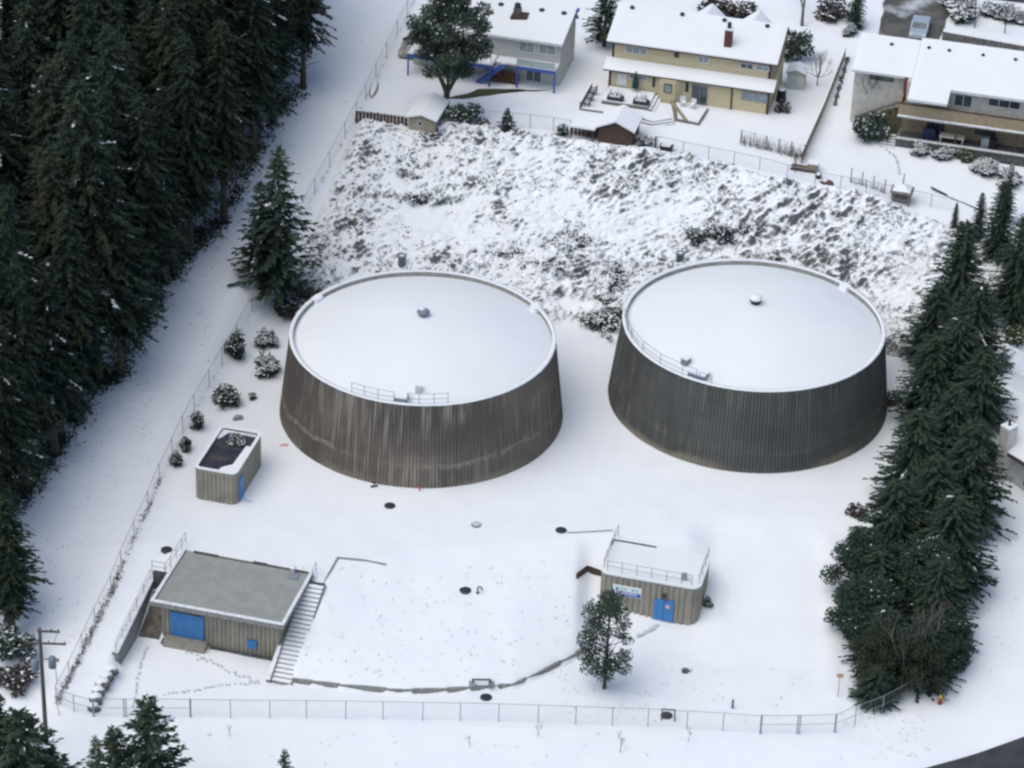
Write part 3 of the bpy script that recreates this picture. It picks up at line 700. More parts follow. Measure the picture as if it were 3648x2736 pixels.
# wooden diagonal lot fence: every board its own piece
def board_fence(label, pts, h, wd=.16, m='wood_brown', gapz=.0, snow=True, name='board_fence', step=.17, tilt=0.0):
    o = pts[0]; t_ = thing(name, label, 'fence', o); L = [np.array(world_to(o, p)) for p in pts]
    bm = {}
    for a, b in zip(L[:-1], L[1:]):
        d = b-a; n = max(1, int(np.linalg.norm(d[:2])/step)); rz = math.atan2(d[1], d[0])
        for k in range(n):
            p = a+d*((k+.5)/n); hh = round(h+random.choice((-.03, 0, .03)), 2) if tilt == 0 else round(h*(1+random.uniform(-.12, .1)), 1)
            if hh not in bm: bm[hh] = MB().box(-wd/2*.94, wd/2*.94, -.015, .015, -.3, hh).mesh('board', m)
            q = link('board', bm[hh], t_, loc=p); q.rotation_euler = (random.uniform(-tilt, tilt), 0, rz)
    mb = MB()
    for a, b in zip(L[:-1], L[1:]):
        d = (b-a)/np.linalg.norm(b-a); n_ = np.array([-d[1], d[0], 0])*.05
        for z_ in (.25*h, .8*h):
            mb.hexa([a-n_+(0, 0, z_), b-n_+(0, 0, z_), b-n_*.4+(0, 0, z_), a-n_*.4+(0, 0, z_)], [a-n_+(0, 0, z_+.09), b-n_+(0, 0, z_+.09), b-n_*.4+(0, 0, z_+.09), a-n_*.4+(0, 0, z_+.09)])
    mb.build('rails', m, t_)
    if snow:
        mb = MB()
        for a, b in zip(L[:-1], L[1:]):
            d = (b-a)/np.linalg.norm(b-a); n_ = np.array([-d[1], d[0], 0])*.07
            z0_, z1_ = np.array((0, 0, h*1.06)), np.array((0, 0, h*1.06+.07))
            mb.hexa([a-n_+z0_, b-n_+z0_, b+n_+z0_, a+n_+z0_], [a-n_+z1_, b-n_+z1_, b+n_+z1_, a+n_+z1_])
        mb.build('snow_cap', 'snow', t_)
    return t_
N = lambda u, v: G(u, v)
board_fence('brown board fence along the diagonal line between the yellow house and right house gardens', [N(2852, 585), N(2890, 500), N(2930, 410), N(2965, 320), N(3010, 205)], 1.2, .5, 'wood_tan', step=.52)
board_fence('short brown board fence left of the tan gable shed', [N(1265, 440), N(1340, 447), N(1400, 455), N(1452, 462)], 1.35, .3, step=.31)
board_fence('dark board fence below the snowy flat roof left of the gable shed', [N(2030, 478), N(2085, 487), N(2125, 497)], 1.25, .3, step=.31)
board_fence('grey board fence in front of the brown gable shed', [N(2128, 498), N(2190, 508), N(2262, 516)], 1.25, .25, 'wood_grey', step=.26)

# ------------------------------------------------------------------ house building blocks (local frame: s right, t back, z up)
def window(parent, o, t_, u0, v0, u1, v1, frame='white_paint', glass='glass', mull=1, name='window'):
    """window on the plane local-t, corners given by photo pixels (left-top, right-bottom)"""
    s0, z1_ = onplane(u0, v0, o, t_); s1, z0_ = onplane(u1, v1, o, t_)
    return window_at(parent, t_, s0, s1, z0_, z1_, frame, glass, mull, name)
def window_at(parent, t_, s0, s1, z0_, z1_, frame='white_paint', glass='glass', mull=1, name='window'):
    if z1_ < z0_+.3: z1_ = z0_+.9
    f_ = .07; mb = MB()
    mb.box(s0, s1, t_-.05, t_+.02, z0_, z0_+f_).box(s0, s1, t_-.05, t_+.02, z1_-f_, z1_)
    mb.box(s0, s0+f_, t_-.05, t_+.02, z0_+f_, z1_-f_).box(s1-f_, s1, t_-.05, t_+.02, z0_+f_, z1_-f_)
    for k in range(1, mull): x = s0+(s1-s0)*k/mull; mb.box(x-.03, x+.03, t_-.05, t_+.02, z0_+f_, z1_-f_)
    w_ = mb.build(name, frame, parent)
    for k in range(mull):
        a = s0+(s1-s0)*k/mull+.04; b = s0+(s1-s0)*(k+1)/mull-.04
        MB().box(a, b, t_-.02, t_+.01, z0_+f_*.8, z1_-f_*.8).build('pane', glass, w_)
    return w_
def roof_plane(parent, s0, s1, ta, za, tb, zb, th=.14, snow=.2, m='brown_trim', name='roof', jag=None):
    r_ = MB().hexa([(s0, ta, za-th), (s1, ta, za-th), (s1, tb, zb-th), (s0, tb, zb-th)], [(s0, ta, za), (s1, ta, za), (s1, tb, zb), (s0, tb, zb)]).build(name, m, parent)
    if snow:
        mb = MB(); nu = max(4, int((s1-s0)/.5)); nv = max(3, int(hypot(tb-ta, zb-za)/.5)); i0 = 0
        for lay in (0, 1):
            for j in range(nv+1):
                for i in range(nu+1):
                    s_ = s0+(s1-s0)*i/nu; q = j/nv; edge = (i in (0, nu)) or (j in (0,))
                    h_ = .004 if lay == 0 else snow*(.72 if edge else 1.0)+.025*snoise(s_*3+parent.location.x, q*9, 1.0, za)
                    tt_ = ta+(tb-ta)*q-(.05 if (j == 0 and lay) else 0); mb.v.append((s_+(-.03 if i == 0 else .03 if i == nu else 0)*lay, tt_, za+(zb-za)*q+h_))
        n1 = (nu+1)*(nv+1); I = lambda l, j, i: l*n1+j*(nu+1)+i
        for j in range(nv):
            for i in range(nu): mb.f.append((I(1, j, i), I(1, j, i+1), I(1, j+1, i+1), I(1, j+1, i)))
        for i in range(nu): mb.f.append((I(0, 0, i), I(0, 0, i+1), I(1, 0, i+1), I(1, 0, i))); mb.f.append((I(0, nv, i+1), I(0, nv, i), I(1, nv, i), I(1, nv, i+1)))
        for j in range(nv): mb.f.append((I(0, j+1, 0), I(0, j, 0), I(1, j, 0), I(1, j+1, 0))); mb.f.append((I(0, j, nu), I(0, j+1, nu), I(1, j+1, nu), I(1, j, nu)))
        mb.build('roof_snow', 'snow_smooth', r_)
    return r_
def roof_vent(roof, s, t_, z, r=.2):
    MB().lathe([(r*.8, z-.3), (r*.8, z+.2), (r*1.2, z+.22), (r*1.1, z+.36), (.02, z+.42)], 10, (s, t_)).build('roof_vent', 'iron', roof, True)
def gable_wall(s, t0, tr, t1, z0_, ze0, zr_, ze1, th=.15):
    pts = [(t0, z0_), (t1, z0_), (t1, ze1), (tr, zr_), (t0, ze0)]
    return MB().hexa([(s-th, a, b) for a, b in pts], [(s, a, b) for a, b in pts])

# ------------------------------------------------------------------ yellow house
YO = P(2735, 408, 8.0); YO[2] = 8.0
y = thing('yellow_house', 'long yellow two storey house with snowy gable roof and brick chimney', 'house', YO, ANG)
MB().box(-16, 0, 0.0, 7.8, -.4, 2.75).build('lower_wall', 'yellow_siding', y)
MB().box(-16, -.25, 1.0, 7.8, 2.75, 5.05).build('upper_wall', 'yellow_siding', y)
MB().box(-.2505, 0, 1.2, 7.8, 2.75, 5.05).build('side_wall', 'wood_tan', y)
for s_ in (-16.0, -.42): MB().box(s_-.02, s_+.2, .985, 1.2, 2.7, 5.0).build('corner_trim', 'brown_trim', y)
for s_ in (-16.0, -.2): MB().box(s_-.02, s_+.22, -.02, .2, -.3, 2.7).build('corner_trim', 'brown_trim', y)
MB().box(-16.02, -.2, .97, .996, 2.95, 3.2).build('flashing', 'brown_trim', y)
ry = roof_plane(y, -16.5, .45, .45, 5.15, 5.45, 7.0)
rb = roof_plane(y, -16.5, .45, 8.1, 5.15, 5.452, 7.0)
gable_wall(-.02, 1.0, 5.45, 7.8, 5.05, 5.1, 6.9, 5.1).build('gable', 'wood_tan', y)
gable_wall(-15.85, 1.0, 5.45, 7.8, 5.05, 5.1, 6.9, 5.1).build('gable', 'yellow_siding', y)
for (a, b) in ((-7.6, 7.9), (-2.9, 7.9)):       # small cross gables on the far slope
    MB().hexa([(a-1.6, 5.5, 6.3), (a+1.6, 5.5, 6.3), (a+1.6, b, 6.0), (a-1.6, b, 6.0)], [(a-.08, 5.5, 7.36), (a+.08, 5.5, 7.36), (a+.08, b, 7.3), (a-.08, b, 7.3)]).build('dormer', 'snow', y)
pr = roof_plane(y, -16.5, .45, -.55, 2.62, .98, 3.22, .12, .12, name='porch_roof')
for u, v in ((2252, 34), (2430, 59), (2580, 82), (2733, 104)):
    s_, z_ = onplane(u, v, YO, 4.9); roof_vent(ry, s_, 4.9, 6.85)
s_, z_ = onplane(2592, 178, YO, 1.9)
ch = MB().box(s_-.36, s_+.36, 1.6, 2.3, 5.3, 7.55).build('chimney', 'brick', ry)
MB().box(s_-.42, s_+.42, 1.54, 2.36, 7.553, 7.70).build('chimney_snow', 'snow', ch)
MB().tube((s_, 1.95, 7.6), (s_, 1.95, 8.25), .2, .2, 10).build('chimney_cowl', 'iron', ch)
ZO = lambda x, yy: (2000+x*.3797, yy*.3797)
window(y, YO, .99, *ZO(605, 425), *ZO(800, 520), 'white_paint', 'curtain_glass', 3)
window(y, YO, .99, *ZO(1060, 492), *ZO(1103, 540), 'brown_trim', 'glass', 1)
window(y, YO, .99, *ZO(1285, 520), *ZO(1382, 596), 'white_paint', 'curtain_glass', 2)
window(y, YO, .99, *ZO(1678, 585), *ZO(1800, 655), 'white_paint', 'glass', 2)
window(y, YO, .99, *ZO(1825, 605), *ZO(1950, 672), 'white_paint', 'curtain_glass', 2)
window(y, YO, -.01, *ZO(1690, 855), *ZO(1930, 970), 'galv', 'curtain_glass', 3)
window(y, YO, -.01, *ZO(640, 690), *ZO(800, 755), 'white_paint', 'curtain_glass', 2)
window(y, YO, -.01, *ZO(525, 680), *ZO(610, 805), 'white_paint', 'white_paint', 1, 'door')
window(y, YO, -.01, *ZO(1225, 790), *ZO(1365, 990), 'galv', 'glass', 2, 'patio_door')
bay = MB().hexa([(-11.2, -.0, -.3), (-10.6, -.75, -.3), (-9.2, -.75, -.3), (-8.5, 0, -.3)], [(-11.2, 0, 2.5), (-10.6, -.75, 2.5), (-9.2, -.75, 2.5), (-8.5, 0, 2.5)]).build('bay', 'yellow_siding', y)
window_at(y, -.765, -10.3, -9.5, 1.2, 2.1, 'brown_trim', 'curtain_glass', 1)
MB().box(-11.6, -11.35, -.06, -.01, 1.2, 2.2).build('shutter', 'iron', y); MB().box(-8.3, -8.0, -.06, -.01, 1.2, 2.2).build('shutter', 'iron', y)
MB().box(-3.75, -3.6, -.1, 0, 0, 2.6).build('downpipe', 'brown_trim', y)

# deck of the yellow house
dk = thing('garden_deck', 'snowy two level wooden deck with angled steps below the yellow house', 'deck', YO, ANG)
MB().prism([(-17.6, -4.9), (-12.0, -4.9), (-10.3, -5.6), (-8.6, -4.3), (-10.9, -.2), (-17.6, -.2)], -.3, .18).build('lower_deck', 'wood_grey', dk)
MB().prism([(-17.57, -4.87), (-12.0, -4.87), (-10.3, -5.55), (-8.65, -4.25), (-10.9, -.23), (-17.57, -.23)], .183, .27).build('deck_snow', 'snow', dk)
MB().prism([(-15.9, -3.4), (-11.2, -3.4), (-11.2, -.1), (-15.9, -.1)], .18, .62).build('upper_deck', 'wood_grey', dk)
MB().prism([(-15.88, -3.38), (-11.22, -3.38), (-11.22, -.12), (-15.88, -.12)], .623, .72).build('deck_snow', 'snow', dk)
for k, (dx, z_) in enumerate(((.35, .45), (.7, .28))):
    MB().prism([(-11.2, -3.5), (-11.2+dx, -3.5), (-11.2+dx, -.3), (-11.2, -.3)], .18, z_).build('step', 'wood_grey', dk)
    MB().prism([(-11.2+dx-.33, -3.48), (-11.2+dx-.03, -3.48), (-11.2+dx-.03, -.32), (-11.2+dx-.33, -.32)], z_+.003, z_+.07).build('step_snow', 'snow', dk)
for k in range(3):
    q = .45*(k+1); z_ = .12-.12*k
    MB().prism([(-13.0, -4.9-q), (-10.25, -5.55-q), (-8.4+q*.3, -4.35-q*.6), (-8.65, -4.3), (-10.3, -5.5), (-13.0, -4.85)], -.5, z_).build('step', 'wood_grey', dk)
    MB().prism([(-13.0, -4.86-q), (-10.27, -5.50-q), (-8.45+q*.3, -4.3-q*.6), (-8.7+q*.3, -4.1-q*.6), (-10.3, -5.2-q), (-13.0, -4.55-q)], z_+.003, z_+.06).build('step_snow', 'snow', dk)
MB().prism([(-8.4, -4.3), (-5.9, -4.6), (-5.7, -1.0), (-9.5, -.6)], -.4, .22).build('side_deck', 'wood_grey', dk)
MB().prism([(-8.1, -4.15), (-6.05, -4.4), (-5.85, -1.1), (-9.0, -.75)], .223, .30).build('deck_snow', 'snow', dk)
MB().hexa([(-9.6, -.9, .22), (-9.2, -.8, .22), (-7.1, -4.3, .22), (-7.4, -4.5, .22)], [(-9.6, -.9, .36), (-9.2, -.8, .36), (-7.1, -4.3, .36), (-7.4, -4.5, .36)]).build('beam', 'wood_tan', dk)
MB().hexa([(-17.75, -4.9, -.2), (-17.6, -4.9, -.2), (-17.6, -.2, -.2), (-17.75, -.2, -.2)], [(-17.75, -4.9, .9), (-17.6, -4.9, .9), (-17.6, -.2, .9), (-17.75, -.2, .9)]).build('side_screen', 'wood_grey', dk)
MB().box(-17.78, -17.57, -4.92, -.18, .903, .97).build('screen_snow', 'snow', dk)
def chair(label, o, s, t_, z_, rz, m='white_paint', group=None):
    p = np.array(o)+EX*s+EY*t_; p[2] = o[2]+z_
    c = thing('garden_chair', label, 'chair', p, ANG+rz, group)
    MB().box(-.27, .27, -.27, .27, .38, .44).build('seat', m, c); MB().box(-.27, .27, .24, .30, .44, .95).build('backrest', m, c)
    lm = MB().box(-.025, .025, -.025, .025, 0, .38).mesh('leg', m)
    for a in (-.23, .23):
        for b in (-.22, .22): link('leg', lm, c, loc=(a, b, 0))
        MB().box(a-.04, a+.04, -.25, .25, .60, .65).build('armrest', m, c)
    MB().box(-.25, .25, -.25, .22, .442, .52).build('snow', 'snow', c)
chair('dark garden chair farthest back along the deck side screen', YO, -17.1, -1.6, .27, radians(-90), 'wood_brown', 'chairs along the deck screen')
chair('dark garden chair in the middle along the deck side screen', YO, -17.1, -3.0, .27, radians(-90), 'wood_brown', 'chairs along the deck screen')
chair('dark garden chair nearest the snowy flat roof along the deck side screen', YO, -17.1, -4.2, .27, radians(-90), 'wood_brown', 'chairs along the deck screen')
chair('white garden chair, left of the pair by the patio door', YO, -8.2, -1.4, .30, radians(20), 'white_paint', 'pair of white deck chairs')
chair('white garden chair, right of the pair by the patio door', YO, -7.2, -1.6, .30, radians(-15), 'white_paint', 'pair of white deck chairs')
def loc2w(o, s, t_, z_): p = np.array(o, float)+EX*s+EY*t_; p[2] = o[2]+z_; return p
um = thing('patio_umbrella', 'closed dark green patio umbrella in front of the yellow house', 'umbrella', loc2w(YO, -13.2, -.55, .72))
MB().tube((0, 0, -.1), (0, 0, 2.1), .03, .03, 8).build('pole', 'galv', um)
MB().lathe([(.06, .35), (.34, .45), (.30, 1.0), (.16, 1.7), (.05, 2.15), (.01, 2.2)], 10).build('canopy', 'green_canvas', um, True)

# ------------------------------------------------------------------ white house with blue trim
BO = P(1992, 307, 8.0)
b = thing('white_house', 'white house with blue trimmed balcony deck behind a large tree', 'house', BO, ANG)
MB().box(-15, -.2, 0, 6.2, -.4, 4.75).build('wall', 'grey_siding', b)
MB().hexa([(-.2, 0, -.4), (0, 0, -.4), (0, 6.2, -.4), (-.2, 6.2, -.4)], [(-.2, 0, 4.6), (0, 0, 4.6), (0, 6.2, 4.9), (-.2, 6.2, 4.9)]).build('side_wall', 'grey_siding', b)
gable_wall(-.005, 0, 4.8, 6.2, 4.55, 4.6, 5.75, 5.2).build('gable', 'grey_siding', b)
rw_ = roof_plane(b, -15.6, .22, -.45, 4.62, 4.8, 5.85, m='white_paint')
roof_plane(b, -15.6, .22, 6.5, 4.6, 4.802, 5.85, m='blue_trim')
MB().box(-.02, .24, 4.3, 6.7, 5.35, 5.55).build('fascia', 'blue_trim', b)
ZB = lambda x, yy: (1400+x*.3165, yy*.3165)
for (x, yy) in ((1215, 68), (1675, 128), (1925, 158)):
    s_, z_ = onplane(*ZB(x, yy), BO, 4.2); roof_vent(rw_, s_, 4.2, 5.7, .24)
s_, z_ = onplane(*ZB(1400, 190), BO, 3.0); c_ = MB().box(s_-.35, s_+.35, 2.7, 3.3, 4.8, 6.45).build('chimney', 'stone', rw_)
MB().lathe([(.3, 6.45), (.34, 6.8), (.1, 6.95)], 10, (s_, 3.0)).build('chimney_cowl', 'iron', c_, True)
MB().prism([(s_-.5, 2.1), (s_+1.1, 2.4), (s_+1.1, 3.6), (s_-.5, 3.4)], 5.2, 5.78).build('flashing', 'brown_trim', rw_)
window(b, BO, -.01, *ZB(1420, 455), *ZB(1590, 600), 'white_paint', 'curtain_glass', 2)
window(b, BO, -.01, *ZB(1645, 490), *ZB(1830, 625), 'white_paint', 'curtain_glass', 2)
window(b, BO, -.01, *ZB(1495, 775), *ZB(1670, 930), 'white_paint', 'glass', 2, 'patio_door')
# balcony
MB().box(-4.0, -.05, -1.75, -.02, 2.25, 2.42).build('balcony_floor', 'white_paint', b)
MB().box(-3.98, -.07, -1.73, -.03, 2.423, 2.5).build('balcony_snow', 'snow', b)
MB().box(-4.02, -.03, -1.80, -1.752, 2.05, 2.40).build('balcony_beam', 'blue_trim', b)
for s_ in (-4.0, -.2): MB().box(s_, s_+.16, -1.78, -1.62, -.3, 2.06).build('post', 'blue_trim', b)
MB().box(-4.0, -.05, -1.74, -1.70, 2.5, 3.15).build('balcony_panel', 'green_grey_panel', b)
MB().box(-4.03, -.02, -1.77, -1.66, 3.16, 3.26).build('balcony_handrail', 'white_paint', b)
for s_ in (-4.02, -2.1, -.14): MB().box(s_, s_+.1, -1.76, -1.67, 2.43, 3.155).build('balcony_post', 'white_paint', b)
MB().box(-6.2, -4.03, -1.4, -.02, 2.2, 2.36).build('landing', 'white_paint', b); MB().box(-6.2, -4.03, -1.38, -.04, 2.363, 2.44).build('landing_snow', 'snow', b)
sl = MB().hexa([(-8.1, -1.95, -.2), (-7.7, -1.95, -.2), (-5.2, -1.95, 2.05), (-5.6, -1.95, 2.05)], [(-8.1, -1.75, .15), (-7.7, -1.75, .15), (-5.2, -1.75, 2.4), (-5.6, -1.75, 2.4)]).build('stair_stringer', 'blue_trim', b)
for k in range(10):
    q = k/9; MB().box(-7.95+2.5*q-.18, -7.95+2.5*q+.22, -1.74, -.8, .1+2.15*q, .18+2.15*q).build('tread', 'snow', sl)
MB().box(-15, -6.3, -2.4, -.02, 2.2, 2.38).build('deck_floor', 'white_paint', b); MB().box(-14.95, -6.35, -2.35, -.04, 2.383, 2.47).build('deck_snow', 'snow', b)
MB().box(-15.02, -6.3, -2.46, -2.402, 2.0, 2.36).build('deck_beam', 'blue_trim', b)
for s_ in (-14.95, -10.8, -6.6): MB().box(s_, s_+.15, -2.44, -2.3, -.3, 2.0).build('post', 'blue_trim', b)
MB().box(-15, -6.35, -2.38, -2.3, 3.1, 3.2).build('deck_handrail', 'white_paint', b)
for k in range(9): MB().box(-15+k*1.07, -14.92+k*1.07, -2.37, -2.31, 2.38, 3.1).build('deck_baluster', 'white_paint', b)
window_at(b, -.01, -12.8, -10.8, 2.6, 4.3, 'white_paint', 'curtain_glass', 2)
window_at(b, -.01, -9.4, -8.0, 2.6, 4.3, 'white_paint', 'curtain_glass', 2)
window_at(b, -.01, -12.5, -11.2, .5, 1.7, 'white_paint', 'glass', 2)
wp = thing('firewood_stack', 'stack of reddish split firewood under the white house stair', 'firewood', loc2w(BO, -5.6, -.95, 0), ANG)
for r_ in range(5):
    for k in range(11):
        rr = random.uniform(.10, .14)
        if r_*.24 > 1.25-abs(k-5)*.03 and k in (0, 10): continue
        MB().tube((-1.45+k*.29+(r_ % 2)*.1, -.25, .14+r_*.24), (-1.45+k*.29+(r_ % 2)*.1, .3, .14+r_*.24), rr, rr, 6).build('log', 'firewood', wp)

# ------------------------------------------------------------------ right house
RO_ = P(3193, 495, 8.6)
r = thing('cream_house', 'wide cream house with long brown balcony and snowy roof at the right', 'house', RO_, ANG)
MB().box(.3, 18, 1.6, 9.6, 2.6, 5.4).build('upper_wall', 'cream_siding', r)
MB().box(.3, 18, 1.9, 9.6, -.4, 2.6).build('lower_wall', 'wood_tan', r)
MB().box(-5.0, .3, 3.3, 9.5, -.4, 5.4).build('wing_wall', 'cream_siding', r)
MB().box(-.1, .29, 2.4, 3.28, 3.0, 5.35).build('red_post', 'red_trim', r)
rm = roof_plane(r, .75, 18.5, .95, 5.35, 7.2, 7.4, m='white_paint')
roof_plane(r, .75, 18.5, 9.9, 5.35, 7.202, 7.4, m='white_paint')
roof_plane(r, .75, 4.5, -1.0, 4.75, .93, 5.36, m='white_paint', name='porch_roof')
rwg = roof_plane(r, -5.2, .72, 2.55, 5.3, 7.5, 6.95, m='white_paint', name='wing_roof')
roof_plane(r, -5.2, .72, 9.8, 5.3, 7.502, 6.95, m='white_paint', name='wing_roof')
gable_wall(.78, 1.6, 7.2, 9.6, 5.3, 5.3, 7.3, 5.3).build('gable', 'cream_siding', r)
gable_wall(-4.86, 3.3, 7.5, 9.5, 5.3, 5.3, 6.85, 5.3).build('gable', 'cream_siding', r)
ZR = lambda x, yy: (2948+x*.3165, yy*.3165)
for (x, yy, tt) in ((1135, 600, 5.9), (1365, 612, 5.9), (1745, 665, 5.9), (2110, 718, 5.9)):
    s_, z_ = onplane(*ZR(x, yy), RO_, tt); roof_vent(rm, s_, tt, 5.35+(tt-.95)*.328, .15)
s_, z_ = onplane(*ZR(722, 505), RO_, 6.4); roof_vent(rwg, s_, 6.4, 6.55, .17)
bal = MB().box(-.1, 18, -.02, .12, 2.55, 3.75).build('balcony_front', 'wood_tan', r)
MB().box(-.12, 18, -.04, .14, 3.753, 3.86).build('balcony_rail', 'wood_brown', bal)
MB().box(-.1, 18, .12, 1.6, 2.45, 2.6).build('balcony_floor', 'wood_brown', r)
MB().box(-.12, 18, -.32, -.022, 2.46, 2.58).build('balcony_ledge', 'conc_kerb', r); MB().box(-.12, 18, -.31, -.03, 2.583, 2.65).build('ledge_snow', 'snow_thin', r)
MB().box(-.1, .04, .12, 2.9, 2.6, 3.75).build('balcony_side', 'wood_tan', r)
for s_ in (-.05, 5.5, 11.2): MB().box(s_, s_+.18, -.1, .08, -.4, 2.45).build('post', 'brown_trim', r)
window(r, RO_, 1.59, *ZR(1435, 1050), *ZR(1620, 1215), 'white_paint', 'glass', 2, 'patio_door')
window(r, RO_, 1.59, *ZR(1815, 1095), *ZR(2165, 1240), 'white_paint', 'glass', 3)
window(r, RO_, 1.59, *ZR(970, 1085), *ZR(1340, 1175), 'white_paint', 'curtain_glass', 3)
window(r, RO_, 3.29, *ZR(480, 835), *ZR(740, 925), 'brown_trim', 'glass', 2)
window_at(r, 1.89, 2.6, 4.3, .1, 2.0, 'brown_trim', 'glass', 2, 'patio_door'); window_at(r, 1.89, 7.2, 9.2, .8, 2.0, 'brown_trim', 'glass', 2)
# patio and its wall
pt = thing('patio_terrace', 'raised patio with white capped retaining wall below the cream house', 'terrace', RO_, ANG)
MB().box(.1, 18, -.15, 1.88, -.6, .05).build('paving', 'conc_dark', pt)
MB().box(.05, 18, -.45, -.152, -1.6, .28).build('wall', 'conc_dark', pt); MB().box(.02, 18, -.50, -.10, .283, .36).build('wall_cap', 'white_paint', pt)
for k in range(5):
    MB().box(-1.5, 0, -.9+k*.34, -.56+k*.34, -.9, -.55+k*.14).build('step', 'conc_kerb', pt); MB().box(-1.48, -.02, -.86+k*.34, -.6+k*.34, -.547+k*.14, -.49+k*.14).build('step_snow', 'snow', pt)
MB().hexa([(-4.4, 1.5, .9), (-4.2, 1.5, .9), (-.2, 2.8, 2.5), (-.4, 2.8, 2.5)], [(-4.4, 1.5, 1.1), (-4.2, 1.5, 1.1), (-.2, 2.8, 2.7), (-.4, 2.8, 2.7)]).build('ramp_rail', 'wood_grey', pt)
for k in range(8):
    q = k/7; MB().box(-4.3+4.0*q, -4.2+4.0*q, 1.5+1.3*q, 1.6+1.3*q, -.4, .9+1.6*q).build('ramp_post', 'wood_grey', pt)
MB().hexa([(-4.4, 1.55, -.6), (-.2, 1.9, -.6), (-.2, 3.2, -.6), (-4.4, 3.2, -.6)], [(-4.4, 1.6, .3), (-.2, 2.9, 1.9), (-.2, 3.25, 1.9), (-4.4, 3.25, .3)]).build('ramp_slope', 'moss', pt)
p_ = loc2w(RO_, 5.2, .75, .05); tb = thing('patio_table', 'pale cream patio table under the brown balcony', 'table', p_, ANG)
MB().box(-1.2, 1.2, -.5, .5, .68, .76).build('tabletop', 'cream_siding', tb)
for a in (-1.05, 1.05):
    for c in (-.4, .4): MB().box(a-.05, a+.05, c-.05, c+.05, 0, .68).build('leg', 'cream_siding', tb)
p_ = loc2w(RO_, 3.0, .95, .05); bq = thing('barbecue', 'dark navy covered barbecue under the brown balcony', 'barbecue', p_, ANG)
MB().hexa([(-.65, -.35, 0), (.65, -.35, 0), (.65, .35, 0), (-.65, .35, 0)], [(-.6, -.3, .95), (.6, -.3, .95), (.6, .3, .95), (-.6, .3, .95)]).build('cover', 'navy', bq)
MB().hexa([(-.55, -.28, .952), (.55, -.28, .952), (.55, .28, .952), (-.55, .28, .952)], [(-.4, -.1, 1.15), (.4, -.1, 1.15), (.4, .15, 1.15), (-.4, .15, 1.15)]).build('hood', 'navy', bq)
p_ = loc2w(RO_, 8.6, .9, .05); fr = thing('garden_cabinet', 'pale blue grey cabinet with dark side under the balcony near the frame edge', 'cabinet', p_, ANG)
MB().box(-.6, .15, -.35, .35, 0, 1.05).build('body', 'curtain_glass', fr); MB().box(.152, .8, -.35, .35, 0, 1.0).build('side_unit', 'dark', fr); MB().box(-.57, .12, -.37, -.352, .1, .95).build('door', 'curtain_glass', fr)

# ------------------------------------------------------------------ house at the right edge
EO = np.array([41.9, 213.7, -.5])
e = thing('grey_house', 'grey house with tall pale chimney at the right frame edge', 'house', EO, radians(-50))
MB().box(-7, 7, 0, 9, -1.5, 3.3).build('wall', 'grey_siding', e)
roof_plane(e, -7.5, 7.5, -.55, 3.25, 4.6, 5.3); roof_plane(e, -7.5, 7.5, 9.6, 3.25, 4.602, 5.3)
MB().box(-7.5, 7.5, -.60, -.556, 3.0, 3.24).build('gutter', 'brown_trim', e)
for s_ in (-6.85, 7.0): gable_wall(s_, 0, 4.6, 9, 3.3, 3.3, 5.2, 3.3).build('gable', 'grey_siding', e)
cc = MB().box(-.45, .45, -.85, -.62, -1.5, 5.6).box(-.44, .44, -.6205, 0.3, -1.5, 5.59).build('chimney', 'cream_siding', e); MB().box(-.48, .48, -.88, .32, 5.603, 5.72).build('chimney_snow', 'snow', cc); MB().tube((0, -.3, 5.6), (0, -.3, 6.2), .12, .12, 8).build('chimney_cowl', 'iron', cc)
window_at(e, -.01, 2, 3.6, .6, 2.0); window_at(e, -.01, -4.5, -3, .6, 2.0)
MB().box(-7, 7, -1.0, -.02, -1.5, -.55).build('plinth', 'conc_dark', e)

# ------------------------------------------------------------------ sheds
def gable_shed(name, label, o, wdt, dep, h, rise, wallm, ov=.25, door=True, win=True):
    t_ = thing(name, label, 'shed', o, ANG)
    MB().hexa([(0, 0, -.3), (wdt, 0, -.3), (wdt, dep, -.3), (0, dep, -.3)], [(0, 0, h), (wdt, 0, h), (wdt, dep, h), (0, dep, h)]).build('wall', wallm, t_)
    for t0 in (0.0, dep-.06):
        MB().hexa([(0, t0, h), (wdt, t0, h), (wdt, t0+.06, h), (0, t0+.06, h)], [(wdt/2-.01, t0, h+rise), (wdt/2+.01, t0, h+rise), (wdt/2+.01, t0+.06, h+rise), (wdt/2-.01, t0+.06, h+rise)]).build('gable', wallm, t_)
    for s0, s1 in ((-ov, wdt/2), (wdt+ov, wdt/2+.002)):
        za = h-ov*rise/(wdt/2); sg_ = 1
        r0 = MB().hexa([(s0, -ov, za), (s1, -ov, h+rise), (s1, dep+ov, h+rise), (s0, dep+ov, za)], [(s0, -ov, za+.08), (s1, -ov, h+rise+.08), (s1, dep+ov, h+rise+.08), (s0, dep+ov, za+.08)]).build('roof', 'brown_trim', t_)
        MB().hexa([(s0, -ov-.02, za+.083), (s1, -ov-.02, h+rise+.083), (s1, dep+ov, h+rise+.083), (s0, dep+ov, za+.083)], [(s0, -ov-.02, za+.24), (s1, -ov-.02, h+rise+.26), (s1, dep+ov, h+rise+.26), (s0, dep+ov, za+.24)]).build('roof_snow', 'snow', r0)
    if win: window_at(t_, -.01, wdt*.35, wdt*.35+.5, h-.75, h-.2, 'white_paint', 'glass', 1)
    return t_
so_ = P(1455, 462, 8.0); so_[2] = zs(so_[0], so_[1]); gable_shed('garden_shed', 'tan gable shed with snowy roof beside the big tree trunk', so_, 2.6, 4.4, 1.75, .38, 'tan_siding')
